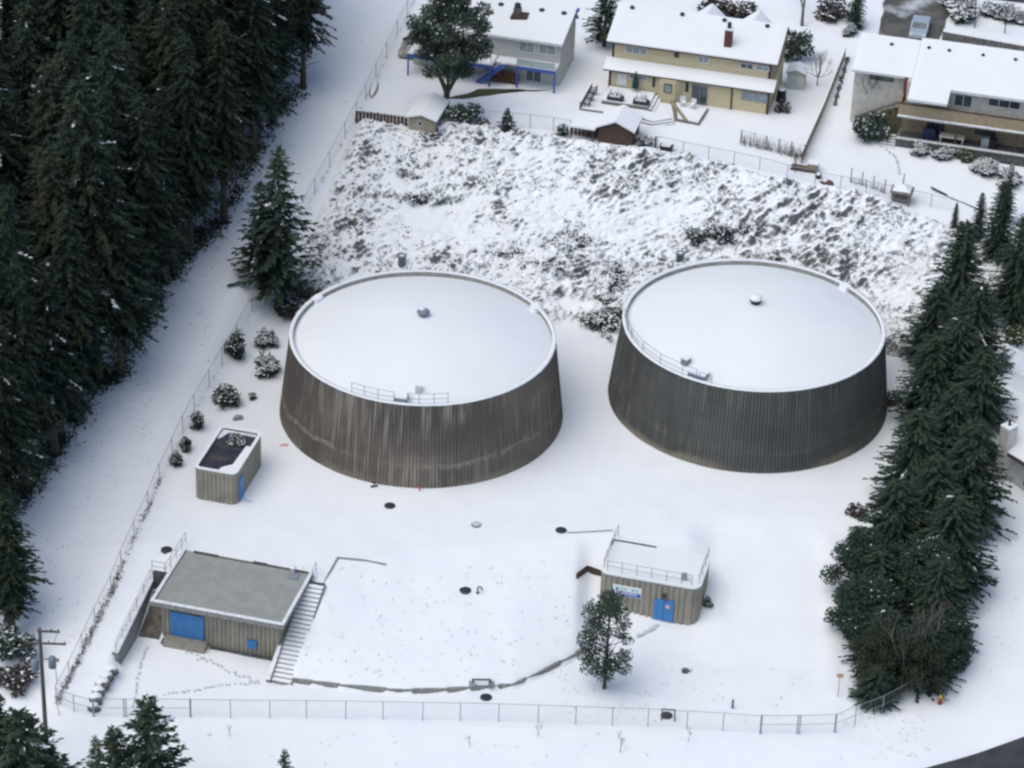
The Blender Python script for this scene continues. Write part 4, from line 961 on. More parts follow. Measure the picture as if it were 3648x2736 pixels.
MB_o = loc2w(YO, -14.4, -11.1, 0); MB_o[2] = zs(MB_o[0], MB_o[1]); gable_shed('garden_shed', 'brown wooden gable shed with snowy roof at the foot of the deck', MB_o, 3.3, 3.2, 1.7, .75, 'wood_brown', win=False)
fo = loc2w(YO, -17.1, -11.6, 0); fo[2] = zs(fo[0], fo[1])
ft = thing('lean_to', 'flat snow covered lean-to left of the brown gable shed', 'lean-to', fo, ANG)
MB().box(0, 2.4, 0, 2.9, 1.45, 1.57).build('roof', 'wood_brown', ft); MB().box(-.04, 2.44, -.05, 2.95, 1.573, 1.75).build('roof_snow', 'snow', ft)
for a in (.05, 2.2):
    for c in (.05, 2.7): MB().box(a, a+.12, c, c+.12, -.3, 1.45).build('post', 'wood_brown', ft)
MB().box(.2, 2.2, 2.6, 2.68, -.2, 1.4).build('back_panel', 'wood_brown', ft)
ws = G(2800, 315); w2 = gable_shed('tool_shed', 'small pale tool shed beside the yellow house end wall', ws, 1.7, 1.6, 1.75, .3, 'cream_siding', .15, win=False)
MB().box(.25, 1.1, -.05, -.005, -.1, 1.6).build('door', 'green_grey_panel', w2)
cb = G(2782, 360); t_ = thing('compost_bin', 'black plastic compost bin with snowy lid by the yellow house corner', 'bin', cb)
MB().lathe([(.5, -.1), (.52, .1), (.44, 1.05), (.46, 1.08), (.42, 1.2), (.02, 1.28)], 16).build('body', 'black_plastic', t_, True); MB().lathe([(.36, 1.22), (.34, 1.32), (.02, 1.38)], 14).build('lid_snow', 'snow', t_, True)
# ------------------------------------------------------------------ vegetation generators (numpy, shared meshes)
def unit(a): return a/np.maximum(np.linalg.norm(a, axis=-1, keepdims=True), 1e-9)
def blades(base, d, side, L, W, tipdrop=0.0):
    """diamond shaped leaf faces: base point, direction, side vector, length, width"""
    L = np.asarray(L)[:, None]; W = np.asarray(W)[:, None]
    m = base+d*L*.45; tip = base+d*L; tip[:, 2] -= tipdrop*L[:, 0]
    v = np.stack([base, m+side*W*.5, tip, m-side*W*.5], 1).reshape(-1, 3)
    return v, np.arange(len(base)*4).reshape(-1, 4)
def conifer(h, r, cb, rng, whorl=.5, per=6, nsp=22, spl=.62, spw=.26, droop=.30, prof=0.9, irr=.25, snow=0.0, topbr=0.0):
    """returns (crown v,f), (snow v,f)"""
    B, Dv, Sv, Ls, Ws = [], [], [], [], []; SB, SD, SS, SL, SW = [], [], [], [], []
    z = cb*h; 
    while z < h*.985:
        q = (z-cb*h)/(h*(1-cb)); rad = r*((1-q)**prof)*(0.55+.45*min(1, q/.12+.35))+.12
        n = max(3, int(round(per*(0.55+.45*(1-q))+rng.uniform(-.6, .6)))); a0 = rng.uniform(0, 2*pi)
        for k in range(n):
            if rng.random() < .05: continue
            a = a0+2*pi*k/n+rng.uniform(-.35, .35); Lb = rad*(1+rng.uniform(-irr, irr)); zb = z+rng.uniform(-.3, .3)*whorl
            up0 = .35-.75*(1-q)*droop*2; m = max(4, int(nsp*(Lb/r)**.8)+3)
            s = np.sort(rng.uniform(.12, 1.0, m)); rad_ = s*Lb
            cz = zb+up0*rad_*.5-droop*(rad_**2)/max(Lb, .5)*.55
            c = np.stack([cos(a)*rad_, sin(a)*rad_, cz], -1)
            sd = rng.choice([-1, 1], m); lat = np.array([-sin(a), cos(a), 0]); out = np.array([cos(a), sin(a), 0])
            ang = rng.uniform(.15, 1.25, m)*(1.05-s*.6)
            d = out[None]*np.cos(ang)[:, None]+lat[None]*(np.sin(ang)*sd)[:, None]; d[:, 2] += rng.uniform(-.55, .12, m)
            d = unit(d); ll = spl*(.6+.8*rng.random(m))*(0.65+.35*(1-q))*(1.15-.45*s)
            nrm = unit(np.stack([rng.normal(0, .35, m), rng.normal(0, .35, m), np.ones(m)], -1)); sv = unit(np.cross(d, nrm))
            B.append(c); Dv.append(d); Sv.append(sv); Ls.append(ll); Ws.append(spw*(.7+.6*rng.random(m))*ll/spl)
            if snow and rng.random() < snow and Lb > .5:
                mk = rng.random(m) < .55; g = mk.sum()
                if g:
                    cc = c[mk].copy(); cc[:, 2] += .07; dd = d[mk].copy(); dd[:, 2] *= .3
                    dd = unit(dd); up_ = np.tile(np.array([0, 0, 1.0]), (g, 1))
                    SB.append(cc); SD.append(dd); SS.append(unit(np.cross(dd, up_))); SL.append(ll[mk]*.62); SW.append(np.full(g, spw*.8))
        z += whorl*(.75+.5*rng.random())*(0.6+.4*(1-q))
    # leader
    B.append(np.array([[0, 0, h*.955]]*6)); d = unit(np.stack([rng.normal(0, .3, 6), rng.normal(0, .3, 6), np.ones(6)], -1)); Dv.append(d)
    Sv.append(unit(np.cross(d, np.array([[1, 0.2, 0]]*6)))); Ls.append(np.full(6, h*.05+.3)); Ws.append(np.full(6, .16))
    cv = blades(np.concatenate(B), np.concatenate(Dv), np.concatenate(Sv), np.concatenate(Ls), np.concatenate(Ws), .12)
    sv = blades(np.concatenate(SB), np.concatenate(SD), np.concatenate(SS), np.concatenate(SL), np.concatenate(SW), .05) if SB else None
    return cv, sv
def trunk_mesh(h, r, m='bark', limbs=True, rng=None, n=7):
    mb = MB(); px, py = 0, 0; zz = np.linspace(-.6, h*.97, 7)
    for i in range(6):
        r0 = r*(1-.93*max(0, zz[i])/h)*(1.25 if i == 0 else 1); r1 = r*(1-.93*zz[i+1]/h)
        mb.tube((0, 0, zz[i]), (0, 0, zz[i+1]), r0, r1, n, False)
    if limbs:
        for k in range(14):
            z = h*random.uniform(.12, .9); a = random.uniform(0, 2*pi); L = (1-z/h)*h*.13+.4
            mb.tube((0, 0, z), (cos(a)*L, sin(a)*L, z+random.uniform(-.25, .15)*L), r*.16, .01, 4, False)
    return mb.mesh('trunk', m)
def proto_conifer(seed, h, r, cb, m, barkm='bark', tr=None, **kw):
    rng = np.random.default_rng(seed); random.seed(seed); c, s = conifer(h, r, cb, rng, **kw)
    return dict(h=h, trunk=trunk_mesh(h, tr or h*.016+.04, barkm), crown=np_mesh('crown', c[0], c[1], m), snow=np_mesh('snow', s[0], s[1], 'snow') if s else None)
def plant(proto, name, label, cat, base, sc=1.0, rz=None, group=None, szz=None, tilt=(0, 0)):
    t_ = thing(name, label, cat, base, random.uniform(0, 6.28) if rz is None else rz, group)
    t_.scale = (sc, sc, szz or sc); t_.rotation_euler = (tilt[0], tilt[1], t_.rotation_euler[2])
    link('trunk', proto['trunk'], t_); link('crown', proto['crown'], t_)
    if proto.get('snow'): tag(link('snow_load', proto['snow'], t_), kind='stuff')
    return t_
BIG = [proto_conifer(100+k, 24, 3.7+.4*(k % 3), .26+.05*(k % 2), ('fir', 'fir', 'fir', 'fir_olive', 'fir')[k], snow=(.025, .0, .05, .01, .0)[k], whorl=.42, per=8, nsp=44, spl=.72, spw=.27, droop=.38, prof=.72, irr=.38) for k in range(5)]
ROW = [proto_conifer(200+k, 12, 2.9, .03, 'fir_mid', snow=(.0, .0, .012)[k], whorl=.22, per=10, nsp=56, spl=.40, spw=.17, droop=.28, prof=.50, irr=.36) for k in range(3)]
NEARC = [proto_conifer(300+k, 13, 2.9, .08, 'fir_mid', snow=.03, whorl=.42, per=7, nsp=40, spl=.50, spw=.18, droop=.12, prof=.85, irr=.3) for k in range(2)]
YARD = [proto_conifer(400+k, 14, 2.6, .14, 'fir_mid', snow=.06, whorl=.44, per=7, nsp=34, spl=.58, spw=.21, droop=.16, prof=.72, irr=.42) for k in range(2)]
SMALL = [proto_conifer(500+k, 2.4, .95, .02, 'leaf_dark', snow=.25, whorl=.16, per=7, nsp=14, spl=.34, spw=.15, droop=.2, prof=.9, tr=.05) for k in range(2)]

# ---- forest on the left
random.seed(21)
edge = [((655, 192), 20), ((590, 262), 19), ((548, 345), 22), ((484, 480), 21), ((412, 548), 22), ((360, 612), 20), ((316, 702), 23), ((262, 812), 20), ((216, 828), 22), ((165, 905), 21), ((120, 985), 19), ((62, 1060), 22), ((18, 1130), 20)]
ords = ['first', 'second', 'third', 'fourth', 'fifth', 'sixth', 'seventh', 'eighth', 'ninth', 'tenth', 'eleventh', 'twelfth', 'thirteenth']
placed = []
for i, ((u, v), h) in enumerate(edge):
    p = D(u, v); placed.append(p); pr_ = BIG[i % 5]
    plant(pr_, 'conifer_tree', 'tall dark conifer at the forest edge, %s from the top along the snowy corridor' % ords[i], 'tree', p, h/24*random.uniform(.78, .95), group='conifers along the forest edge', szz=h/24)
ex_ = np.array([[p[0], p[1]] for p in placed]); ex_ = ex_[np.argsort(ex_[:, 1])]
cnt = 0
for yy in np.arange(196, 312, 4.6):
    xe = np.interp(yy, ex_[:, 1], ex_[:, 0])
    xx = xe-3.2
    while xx > -78:
        x_ = xx+random.uniform(-1.3, 1.3); y_ = yy+random.uniform(-1.6, 1.6); h = random.uniform(20, 29); z_ = zs(x_, y_)
        xx -= random.uniform(3.6, 5.2)
        a = proj((x_, y_, z_)); bq_ = proj((x_, y_, z_+h))
        if min(a[0], bq_[0]) > IMG_W or max(a[0], bq_[0]) < -190 or a[1] < -30 or bq_[1] > IMG_H: continue
        plant(BIG[random.randrange(5)], 'conifer_tree', '', 'tree', (x_, y_, z_), h/24*random.uniform(.85, 1.05), group='conifers inside the left forest', szz=h/24); cnt += 1
ranks = {}; ords2 = ords+['fourteenth', 'fifteenth', 'sixteenth', 'seventeenth', 'eighteenth', 'nineteenth', 'twentieth', 'twenty-first', 'twenty-second', 'twenty-third', 'twenty-fourth', 'twenty-fifth', 'twenty-sixth']+['twenty-'+w_ for w_ in ('seventh', 'eighth', 'ninth')]+['thirtieth']+['thirty-'+w_ for w_ in ('first', 'second', 'third', 'fourth', 'fifth', 'sixth', 'seventh', 'eighth', 'ninth')]+['fortieth']+['forty-'+w_ for w_ in ('first', 'second', 'third', 'fourth', 'fifth', 'sixth', 'seventh', 'eighth', 'ninth')]
looks = {BIG[k]['crown'].name: ('snow flecked', 'plain dark green', 'snow patched', 'olive tinged', 'plain dark green')[k] for k in range(5)}
INN = [o for o in col.objects if o.get('group') == 'conifers inside the left forest']
def _near(o): return min(range(len(placed)), key=lambda k: (placed[k][1]-o.location.y)**2+((placed[k][0]-o.location.x)*.35)**2)
for o in sorted(INN, key=lambda o: min(hypot(o.location.x-p[0], o.location.y-p[1]) for p in placed)):
    k = _near(o); ranks[k] = ranks.get(k, 0)+1; r_ = ranks[k]
    o['label'] = '%s conifer inside the left forest, %s behind the %s forest edge tree' % (looks.get(o.children[1].data.name, 'dark'), ords2[r_-1], ords[k])
# lower left forest corner trees (beside the utility pole)
for (u, v, h, lab) in ((18, 1340, 12, 'dark conifer at the lower left forest corner above the utility pole'), (-30, 1290, 14, 'dark conifer at the left frame edge beside the corridor'), (30, 1365, 8, 'short dark conifer at the lower left corner of the forest')):
    plant(BIG[1], 'conifer_tree', lab, 'tree', D(u, v), h/24*1.35, szz=h/24, group='conifers of the lower left corner')
# foreground trees: tops known, standing on the slope below the frame
def by_top(proto, u, v, Y, label, wsc=1.0, group=None, name='conifer_tree'):
    p = PY(u*k_, v*k_, Y); z_ = zs(p[0], Y); h = p[2]-z_
    return plant(proto, name, label, 'tree', (p[0], Y, z_), h/proto['h']*wsc, group=group, szz=h/proto['h'])
FG = 'foreground conifers at the lower left'
by_top(NEARC[0], 318, 1503, 168.5, 'pointed foreground conifer with tall spire before the left gate', 1.5, FG)
by_top(NEARC[1], 245, 1570, 168.0, 'foreground conifer just left of the pointed spire tree', 1.45, FG)
by_top(NEARC[1], 205, 1590, 169.0, 'small foreground conifer between the dark corner trees and the spire tree', .9, FG)
by_top(NEARC[0], 40, 1535, 168.0, 'dark bushy foreground conifer in the lower left frame corner', 2.1, FG)
by_top(NEARC[1], 105, 1610, 169.5, 'dark foreground conifer covering the foot of the utility pole', 1.7, FG)
by_top(NEARC[0], -15, 1500, 169.0, 'dark foreground conifer cut off by the left frame edge', 1.5, FG)
by_top(NEARC[1], 615, 1618, 169.5, 'small conifer tip alone at the bottom frame edge', .9, FG)

# ---- conifer row on the right: (base px d, height, width factor)
row = [((2062, 690), 10.0, .95), ((2008, 775), 7.5, .85), ((2090, 835), 10.5, 1.1), ((2002, 915), 9.0, 1.0), ((2102, 975), 10.0, 1.15), ((1968, 1085), 9.0, 1.12), ((2082, 1130), 10.0, 1.15), ((1922, 1215), 8.0, 1.1), ((2040, 1265), 9.0, 1.2), ((1885, 1330), 6.5, .9), ((2015, 1385), 8.0, 1.0), ((1900, 1435), 5.5, .85), ((1985, 1468), 6.0, .9), ((1890, 1512), 3.2, .6), ((2050, 890), 9.5, 1.0), ((2042, 1045), 9.5, 1.0), ((2002, 1185), 9.0, 1.05)]
rl = ['farthest tall conifer of the row right of the right reservoir', 'slim conifer on the tank side near the top of the right row', 'tall conifer on the garden side, second in the right row', 'dense conifer close to the right reservoir wall', 'broad conifer on the garden side beside the grey house chimney', 'dense conifer just below the right reservoir in the row', 'broad garden side conifer in the middle of the right row', 'dark conifer on the yard side in the middle of the right row', 'broad conifer with snow specks on the lawn side of the row', 'round dark conifer bulging into the yard in the right row', 'lawn side conifer with long side branches low in the row', 'dark yard side conifer near the gate end of the row', 'brownish conifer behind the bare saplings near the gate', 'lowest conifer of the right row by the fence corner', 'upper filler conifer wedged in the centre of the right row', 'conifer wedged in the centre of the row level with the reservoir foot', 'conifer wedged in the centre of the row level with the edging line']
for i, ((u, v), h, wf) in enumerate(row):
    plant(ROW[i % 3], 'conifer_tree', rl[i], 'tree', D(u, v), wf, szz=h/12, group='conifer row on the right')
# trees at the far right edge
for (u, v, h, wf, pr_, lab) in ((2150, 560, 8.0, .75, ROW[0], 'olive tinged conifer above the row at the right frame edge'), (2190, 690, 10.5, .9, ROW[2], 'snow laden conifer at the right frame edge'), (2110, 520, 5.0, .6, ROW[1], 'small conifer at the end of the bank top fence'), (2225, 610, 9.5, .9, ROW[2], 'snowy conifer half out of the right frame edge'), (2060, 500, 3.0, .55, ROW[1], 'low bushy conifer beside the bank top fence end'), (2170, 480, 6.5, .6, YARD[0], 'spiky conifer standing near the cream house patio wall')):
    plant(pr_, 'conifer_tree', lab, 'tree', D(u, v), h/pr_['h']*wf*1.15, szz=h/pr_['h'], group='conifers at the right frame edge')
# pair behind the left tank
plant(YARD[0], 'conifer_tree', 'open crowned conifer standing behind and left of the left reservoir', 'tree', D(604, 662), 1.0*1.32, szz=16.3/14, rz=1.0)
plant(YARD[1], 'conifer_tree', 'second slimmer conifer next to the fence left of the left reservoir', 'tree', D(566, 625), .95, szz=11/14, rz=2.0)
plant(YARD[1], 'conifer_tree', 'dark slim conifer between the white house and the yellow house', 'tree', D(1305, 100), .8, szz=7.0/14)
plant(ROW[0], 'conifer_tree', 'tall narrow conifer behind the right house driveway hedge', 'tree', D(1848, 60), .32, szz=6.0/12)

# ---- broadleaf evergreens
def leaf_cloud(rng, blobs, n, ls, lw, snow=0.0, flat=.5):
    """leaves spread in blobs [(centre, radius, zsquash)]"""
    w_ = np.array([b_[1]**2.2 for b_ in blobs]); w_ /= w_.sum(); k = rng.choice(len(blobs), n, p=w_)
    C_ = np.array([b_[0] for b_ in blobs])[k]; R_ = np.array([b_[1] for b_ in blobs])[k][:, None]; Q = np.array([b_[2] for b_ in blobs])[k]
    d = unit(rng.normal(0, 1, (n, 3))); rr = R_*(rng.random((n, 1))**.42); off = d*rr; off[:, 2] *= Q
    p = C_+off; dv = unit(d*.8+rng.normal(0, .6, (n, 3))); dv[:, 2] -= .15; dv = unit(dv); sv = unit(np.cross(dv, rng.normal(0, 1, (n, 3))+np.array([0, 0, 1.2])))
    cv = blades(p, dv, sv, ls*(.6+.8*rng.random(n)), lw*(.6+.8*rng.random(n)))
    if not snow: return cv, None
    mk = (rng.random(n) < snow) & (d[:, 2] > -.05); p2 = p[mk].copy(); p2[:, 2] += .05; g = len(p2); d2 = dv[mk].copy(); d2[:, 2] *= .25; d2 = unit(d2)
    s2 = unit(np.cross(d2, np.tile(np.array([[0, 0, 1.0]]), (g, 1))+rng.normal(0, .25, (g, 3))))
    return cv, blades(p2, d2, s2, ls*(.7+.7*rng.random(g)), lw*1.1*(.7+.6*rng.random(g)))
def branchy(mb, p, d, L, r, depth, rng, ends, spread=.6, up=.15, n=5, ratio=.72, kids=(2, 3)):
    q = p+d*L; mb.tube(p, q, r, r*.68, n if r > .04 else 3, False)
    if depth == 0: ends.append(q); return
    for _ in range(rng.integers(kids[0], kids[1]+1)):
        nd = unit(d+rng.normal(0, spread, 3)+np.array([0, 0, up])); branchy(mb, q, nd, L*ratio*rng.uniform(.8, 1.2), r*.62, depth-1, rng, ends, spread, up, n, ratio, kids)
def broadleaf(seed, trunk_dirs, L0, r0, depth, blob_r, n, ls, lw, m, barkm='bark', snow=.0, spread=.6, up=.1, sq=.8):
    rng = np.random.default_rng(seed); mb = MB(); ends = []
    for d0 in trunk_dirs: branchy(mb, np.array([0, 0, -.4]), unit(np.array(d0, float)), L0, r0, depth, rng, ends, spread, up)
    blobs = [(e_, blob_r*rng.uniform(.6, 1.25), sq) for e_ in ends]; c, s = leaf_cloud(rng, blobs, n, ls, lw, snow)
    return dict(h=max(e_[2] for e_ in ends)+blob_r, trunk=mb.mesh('trunk', barkm), crown=np_mesh('crown', c[0], c[1], m), snow=np_mesh('snow', s[0], s[1], 'snow') if s else None)
# tree before the hut: oval crown on a straight trunk
rng = np.random.default_rng(77); mb = MB(); ends = []
mb.tube((0, 0, -.3), (.05, 0, 3.2), .17, .13, 7, False); mb.tube((.05, 0, 3.2), (.1, 0, 7.9), .13, .03, 6, False)
bl = []
for k in range(46):
    z = rng.uniform(1.7, 8.4); q = (z-1.7)/6.9; rad = 2.35*(sin(pi*min(1, .12+q*.86))**.8); a = rng.uniform(0, 2*pi); rr = rad*rng.uniform(.35, 1.0)
    e_ = np.array([cos(a)*rr, sin(a)*rr, z]); mb.tube((0.05, 0, max(.9, z-rr*.55)), e_, .045, .012, 4, False); bl.append((e_, rng.uniform(.38, .78), .75))
c, s = leaf_cloud(rng, bl, 8200, .21, .11, .03)
HUTTREE = dict(h=9, trunk=mb.mesh('trunk', 'bark'), crown=np_mesh('crown', c[0], c[1], 'leaf'), snow=np_mesh('snow', s[0], s[1], 'snow'))
plant(HUTTREE, 'evergreen_tree', 'small oval evergreen broadleaf tree standing alone before the hut', 'tree', D(1305, 1487), 1.0, rz=.4)
# big tree by the white house
rng = np.random.default_rng(78); mb = MB(); bl = []
mb.tube((0, 0, -.4), (.1, 0, 2.0), .34, .28, 8, False); mb.tube((.1, 0, 2.0), (-1.0, .2, 4.6), .26, .14, 7, False); mb.tube((.1, 0, 2.0), (1.3, -.2, 4.4), .24, .13, 7, False); mb.tube((-1.0, .2, 4.6), (-1.2, .6, 9.5), .14, .05, 5, False); mb.tube((1.3, -.2, 4.4), (1.6, .6, 9.0), .13, .05, 5, False); mb.tube((.2, 0, 2.2), (.3, .8, 10), .16, .05, 5, False)
for k in range(80):
    z = rng.uniform(4.3, 12.0); q = (z-4.3)/7.7; rad = 3.9*(sin(pi*min(1, .16+q*.80))**.7); a = rng.uniform(0, 2*pi); rr = rad*rng.uniform(.25, 1.0)
    e_ = np.array([cos(a)*rr+.2, sin(a)*rr*.9, z]); mb.tube((.2+cos(a)*.3, .1, max(2.6, z-rr*.45)), e_, .06, .015, 4, False); bl.append((e_, rng.uniform(.45, .95), .65))
c, s = leaf_cloud(rng, bl, 19000, .30, .14, .05)
BIGTREE = dict(h=12, trunk=mb.mesh('trunk', 'bark'), crown=np_mesh('crown', c[0], c[1], 'leaf'), snow=np_mesh('snow', s[0], s[1], 'snow'))
plant(BIGTREE, 'evergreen_tree', 'large dark evergreen tree with forked trunk in front of the white house', 'tree', D(962, 243), 1.06, rz=.2)

rng = np.random.default_rng(91); mb = MB(); bl = []
mb.tube((0, 0, -.3), (0, 0, 5.0), .2, .06, 7, False)
for k in range(70):
    z = rng.uniform(.5, 6.0); q = z/6.2; rad = 2.9*(sin(pi*min(1, .22+q*.74))**.6); a = rng.uniform(0, 2*pi); rr = rad*rng.uniform(.35, 1.0)
    e_ = np.array([cos(a)*rr, sin(a)*rr, z]); mb.tube((0, 0, max(.3, z-rr*.4)), e_, .05, .012, 4, False); bl.append((e_, rng.uniform(.5, .95), .8))
c, s = leaf_cloud(rng, bl, 19000, .26, .13, .012)
ROUND = dict(h=6.5, trunk=mb.mesh('trunk', 'bark'), crown=np_mesh('crown', c[0], c[1], 'fir_mid'), snow=np_mesh('snow', s[0], s[1], 'snow'))
c2 = leaf_cloud(rng, bl, 9000, .26, .10, 0)[0]; ROUND_B = dict(h=6.5, trunk=ROUND['trunk'], crown=np_mesh('crown', c2[0], c2[1], 'fir_olive'), snow=None)
for (u, v, sc, sz, pr_, lab) in ((1865, 1290, .95, .95, ROUND, 'round dark evergreen tree bulging out of the row towards the yard'), (1868, 1385, .95, .95, ROUND, 'round dark evergreen tree above the orange sign'), (1985, 1330, 1.1, 1.1, ROUND, 'broad evergreen tree in the middle of the lower row'), (2040, 1435, .75, .7, ROUND, 'low evergreen tree on the lawn side of the lower row'), (1905, 1470, .95, .85, ROUND_B, 'olive brown bush tree behind the fence corner'), (1975, 1480, .95, .8, ROUND_B, 'olive brown bush tree behind the pale saplings')):
    plant(pr_, 'evergreen_tree', lab, 'tree', D(u, v), sc, szz=sz, group='rounded evergreens in the right row')
# ---- shrubs
def shrub_proto(seed, rx, h, n, ls, m, snow, nb=14, twm='twig', lw=None):
    rng = np.random.default_rng(seed); mb = MB(); bl = []
    for k in range(nb):
        a = rng.uniform(0, 2*pi); rr = rx*rng.uniform(.1, .8); z = h*rng.uniform(.2, .85)*(1-.35*(rr/rx)**2); e_ = np.array([cos(a)*rr, sin(a)*rr, z]); mb.tube((cos(a)*rr*.2, sin(a)*rr*.2, -.15), e_, .03, .01, 4, False); bl.append((e_, rx*rng.uniform(.28, .48), min(1.0, h/rx/1.3)))
    c, s = leaf_cloud(rng, bl, n, ls, lw or ls*.5, snow)
    return dict(h=h, trunk=mb.mesh('stem', twm), crown=np_mesh('crown', c[0], c[1], m), snow=np_mesh('snow', s[0], s[1], 'snow') if s else None)
SH_DARK = [shrub_proto(600+k, .85, 1.5, 1300, .22, 'leaf_dark', .30) for k in range(3)]
SH_SNOW = [shrub_proto(610+k, 1.1, 1.3, 1500, .25, 'leaf_dark', .85) for k in range(3)]
SH_GREEN = [shrub_proto(620+k, 1.2, 2.0, 2000, .24, 'leaf', .16) for k in range(2)]
SH_OLIVE = shrub_proto(630, 1.3, 1.6, 1400, .3, 'leaf_olive', .12)
SH_BROWN = [shrub_proto(640+k, .9, 1.0, 900, .24, 'twig', .10) for k in range(2)]
def shrub(pr_, label, p, sc=1.0, szz=None, group=None, name='shrub'):
    t_ = thing(name, label, 'shrub', p, random.uniform(0, 6.28), group); t_.scale = (sc, sc, szz or sc)
    link('stem', pr_['trunk'], t_); link('foliage', pr_['crown'], t_)
    if pr_['snow']: tag(link('snow_load', pr_['snow'], t_), kind='stuff')
    return t_
sl_ = [(SH_DARK[0], (513, 772), 1.15, 1.75, 'tall dark snow dusted shrub at the fence, farthest from the valve house'),
 (SH_DARK[1], (490, 872), 1.45, 1.2, 'wide dark shrub with snow by the fence above the valve house'),
 (SH_DARK[2], (428, 928), .75, 1.15, 'upright dark shrub by the fence level with the valve house roof'),
 (SH_DARK[0], (401, 975), .65, .95, 'small dark shrub at the fence left of the valve house'),
 (SH_DARK[1], (381, 1006), .65, .95, 'lowest small dark shrub at the fence left of the valve house'),
 (SH_SNOW[0], (578, 805), 1.3, 1.3, 'round snow covered bush left of the left reservoir wall'),
 (SH_SNOW[1], (575, 745), .95, 1.0, 'snow covered bush directly above the round one by the left reservoir'),
 (SH_DARK[2], (545, 862), .45, .4, 'small open shrub between the fence and the left reservoir'),
 (SH_SNOW[2], (515, 905), .38, .3, 'tiny snowy shrub near the valve house back wall'),
 (SH_BROWN[0], (622, 672), 1.9, 1.2, 'brown leafless bush behind the left reservoir below the conifers'),
 (SH_BROWN[1], (665, 640), 1.6, 1.1, 'brown bush on the bank foot next to the left reservoir rim'),
 (SH_GREEN[0], (1000, 262), 1.35, .95, 'green bush at the foot of the forked tree'),
 (SH_BROWN[0], (1040, 272), .9, .7, 'low brown bush by the garden fence right of the green bush'),
 (SH_DARK[2], (1216, 292), .85, .7, 'snowy dark bush at the left end of the board fence'),
 (SH_SNOW[1], (1388, 312), .8, .8, 'snowy bush right of the grey board fence'),
 (SH_GREEN[1], (1722, 130), 1.35, 1.6, 'evergreen bush at the right end of the yellow house'),
 (SH_GREEN[0], (1878, 300), 1.55, 1.3, 'round evergreen bush at the steps of the cream house'),
 (SH_BROWN[1], (1690, 240), .9, .9, 'brown shrub at the yellow house right corner'),
 (SH_SNOW[0], (1990, 330), 1.1, .7, 'snow laden shrub below the patio wall, nearest the steps'),
 (SH_SNOW[2], (2040, 340), 1.2, .7, 'snow laden shrub in the middle below the patio wall'),
 (SH_OLIVE, (2085, 345), .8, .6, 'olive shrub below the patio wall'),
 (SH_SNOW[1], (2130, 372), 1.2, .8, 'snow laden shrub below the patio wall near the frame edge'),
 (SH_SNOW[0], (2180, 395), 1.4, .9, 'last snowy shrub below the patio wall at the frame edge'),
 (SH_OLIVE, (2190, 740), 1.1, .9, 'olive green shrub on the slope at the right frame edge'),
 (SH_DARK[0], (1481, 1452), .35, .25, 'tiny dark shrub alone in the snow below the hut'),
 (SH_DARK[1], (1526, 1308), .6, .5, 'dark low shrub against the right wall of the hut'),
 (SH_BROWN[0], (1848, 1110), 1.0, .8, 'leafless brown shrub beside the row near the right reservoir'),
 (SH_BROWN[1], (1925, 870), 1.2, 1.0, 'brown shrub squeezed between the right reservoir and the conifers'),
 (SH_DARK[2], (1505, 520), 1.3, .8, 'dark evergreen shrub on the bank left of the larger one behind the right reservoir'),
 (SH_DARK[0], (1560, 520), 1.6, .95, 'largest dark evergreen shrub on the bank behind the right reservoir'),
 (SH_GREEN[1], (30, 1420), 1.6, 1.2, 'tangled bush under the forest corner beside the utility pole'),
 (SH_BROWN[1], (35, 1475), 1.9, 1.3, 'brown snowy thicket left of the utility pole'),
 (SH_SNOW[0], (1835, 75), .8, .8, 'snow capped bush at the top of the lot fence'),
 (SH_SNOW[2], (2075, 35), 2.3, 1.3, 'big rounded snow covered bush beside the driveway'),
 (SH_BROWN[0], (1545, 25), 2.0, 1.4, 'leafless hedge bush behind the yellow house roof, left part'),
 (SH_BROWN[1], (1600, 32), 2.0, 1.3, 'leafless hedge bush behind the yellow house roof, right part'),
 (SH_BROWN[1], (1800, 35), 2.2, 1.6, 'leafless bush left of the driveway conifer'),
 (SH_SNOW[1], (2150, 30), 1.6, .8, 'snowy low bush row beyond the cream house, left part'),
 (SH_SNOW[0], (2195, 45), 1.5, .8, 'snowy low bush row beyond the cream house, right part')]
for pr_, (u, v), sc, sz, lab in sl_: shrub(pr_, lab, D(u, v), sc, sz)
plant(SMALL[0], 'conical_shrub', 'small cone shaped conifer bush at the garden fence', 'shrub', D(1095, 286), 1.0)
# vegetation on the valve house roof
rp = loc2w(VO, 1.9, 5.2, VH-.22); shrub(SH_GREEN[0], 'mossy snow flecked plants growing on the valve house roof', rp, .75, .13, name='roof_plants')

# ---- bare trees
def bare(seed, L0, r0, depth, m, spread=.55, up=.2, lean=(0, 0, 1), kids=(2, 3), ratio=.74):
    rng = np.random.default_rng(seed); mb = MB(); ends = []; branchy(mb, np.array([0, 0, -.3]), unit(np.array(lean, float)), L0, r0, depth, rng, ends, spread, up, 6, ratio, kids); return mb.mesh('branches', m)
def bare_tree(label, p, me, sc=1.0, n=1, group=None, name='bare_tree'):
    t_ = thing(name, label, 'tree', p, random.uniform(0, 6), group); t_.scale = (sc,)*3
    for k in range(n):
        q = link('branches', me, t_); q.rotation_euler = (0, 0, k*2.1)
    return t_
BT = [bare(700+k, 1.6, .16, 6, 'twig_grey', .5, .16) for k in range(2)]; BS = [bare(710+k, 1.25, .075, 6, 'twig', .40, .28) for k in range(2)]
bare_tree('large bare deciduous tree behind the yellow house', D(1732, 55), BT[0], 1.35)
bare_tree('bare multi stemmed tree beside the round evergreen bush', D(1885, 262), BS[0], 1.5, 4)
bare_tree('bare shrub tree leaning over the pale tool shed', D(1765, 185), BS[1], .95, 3)
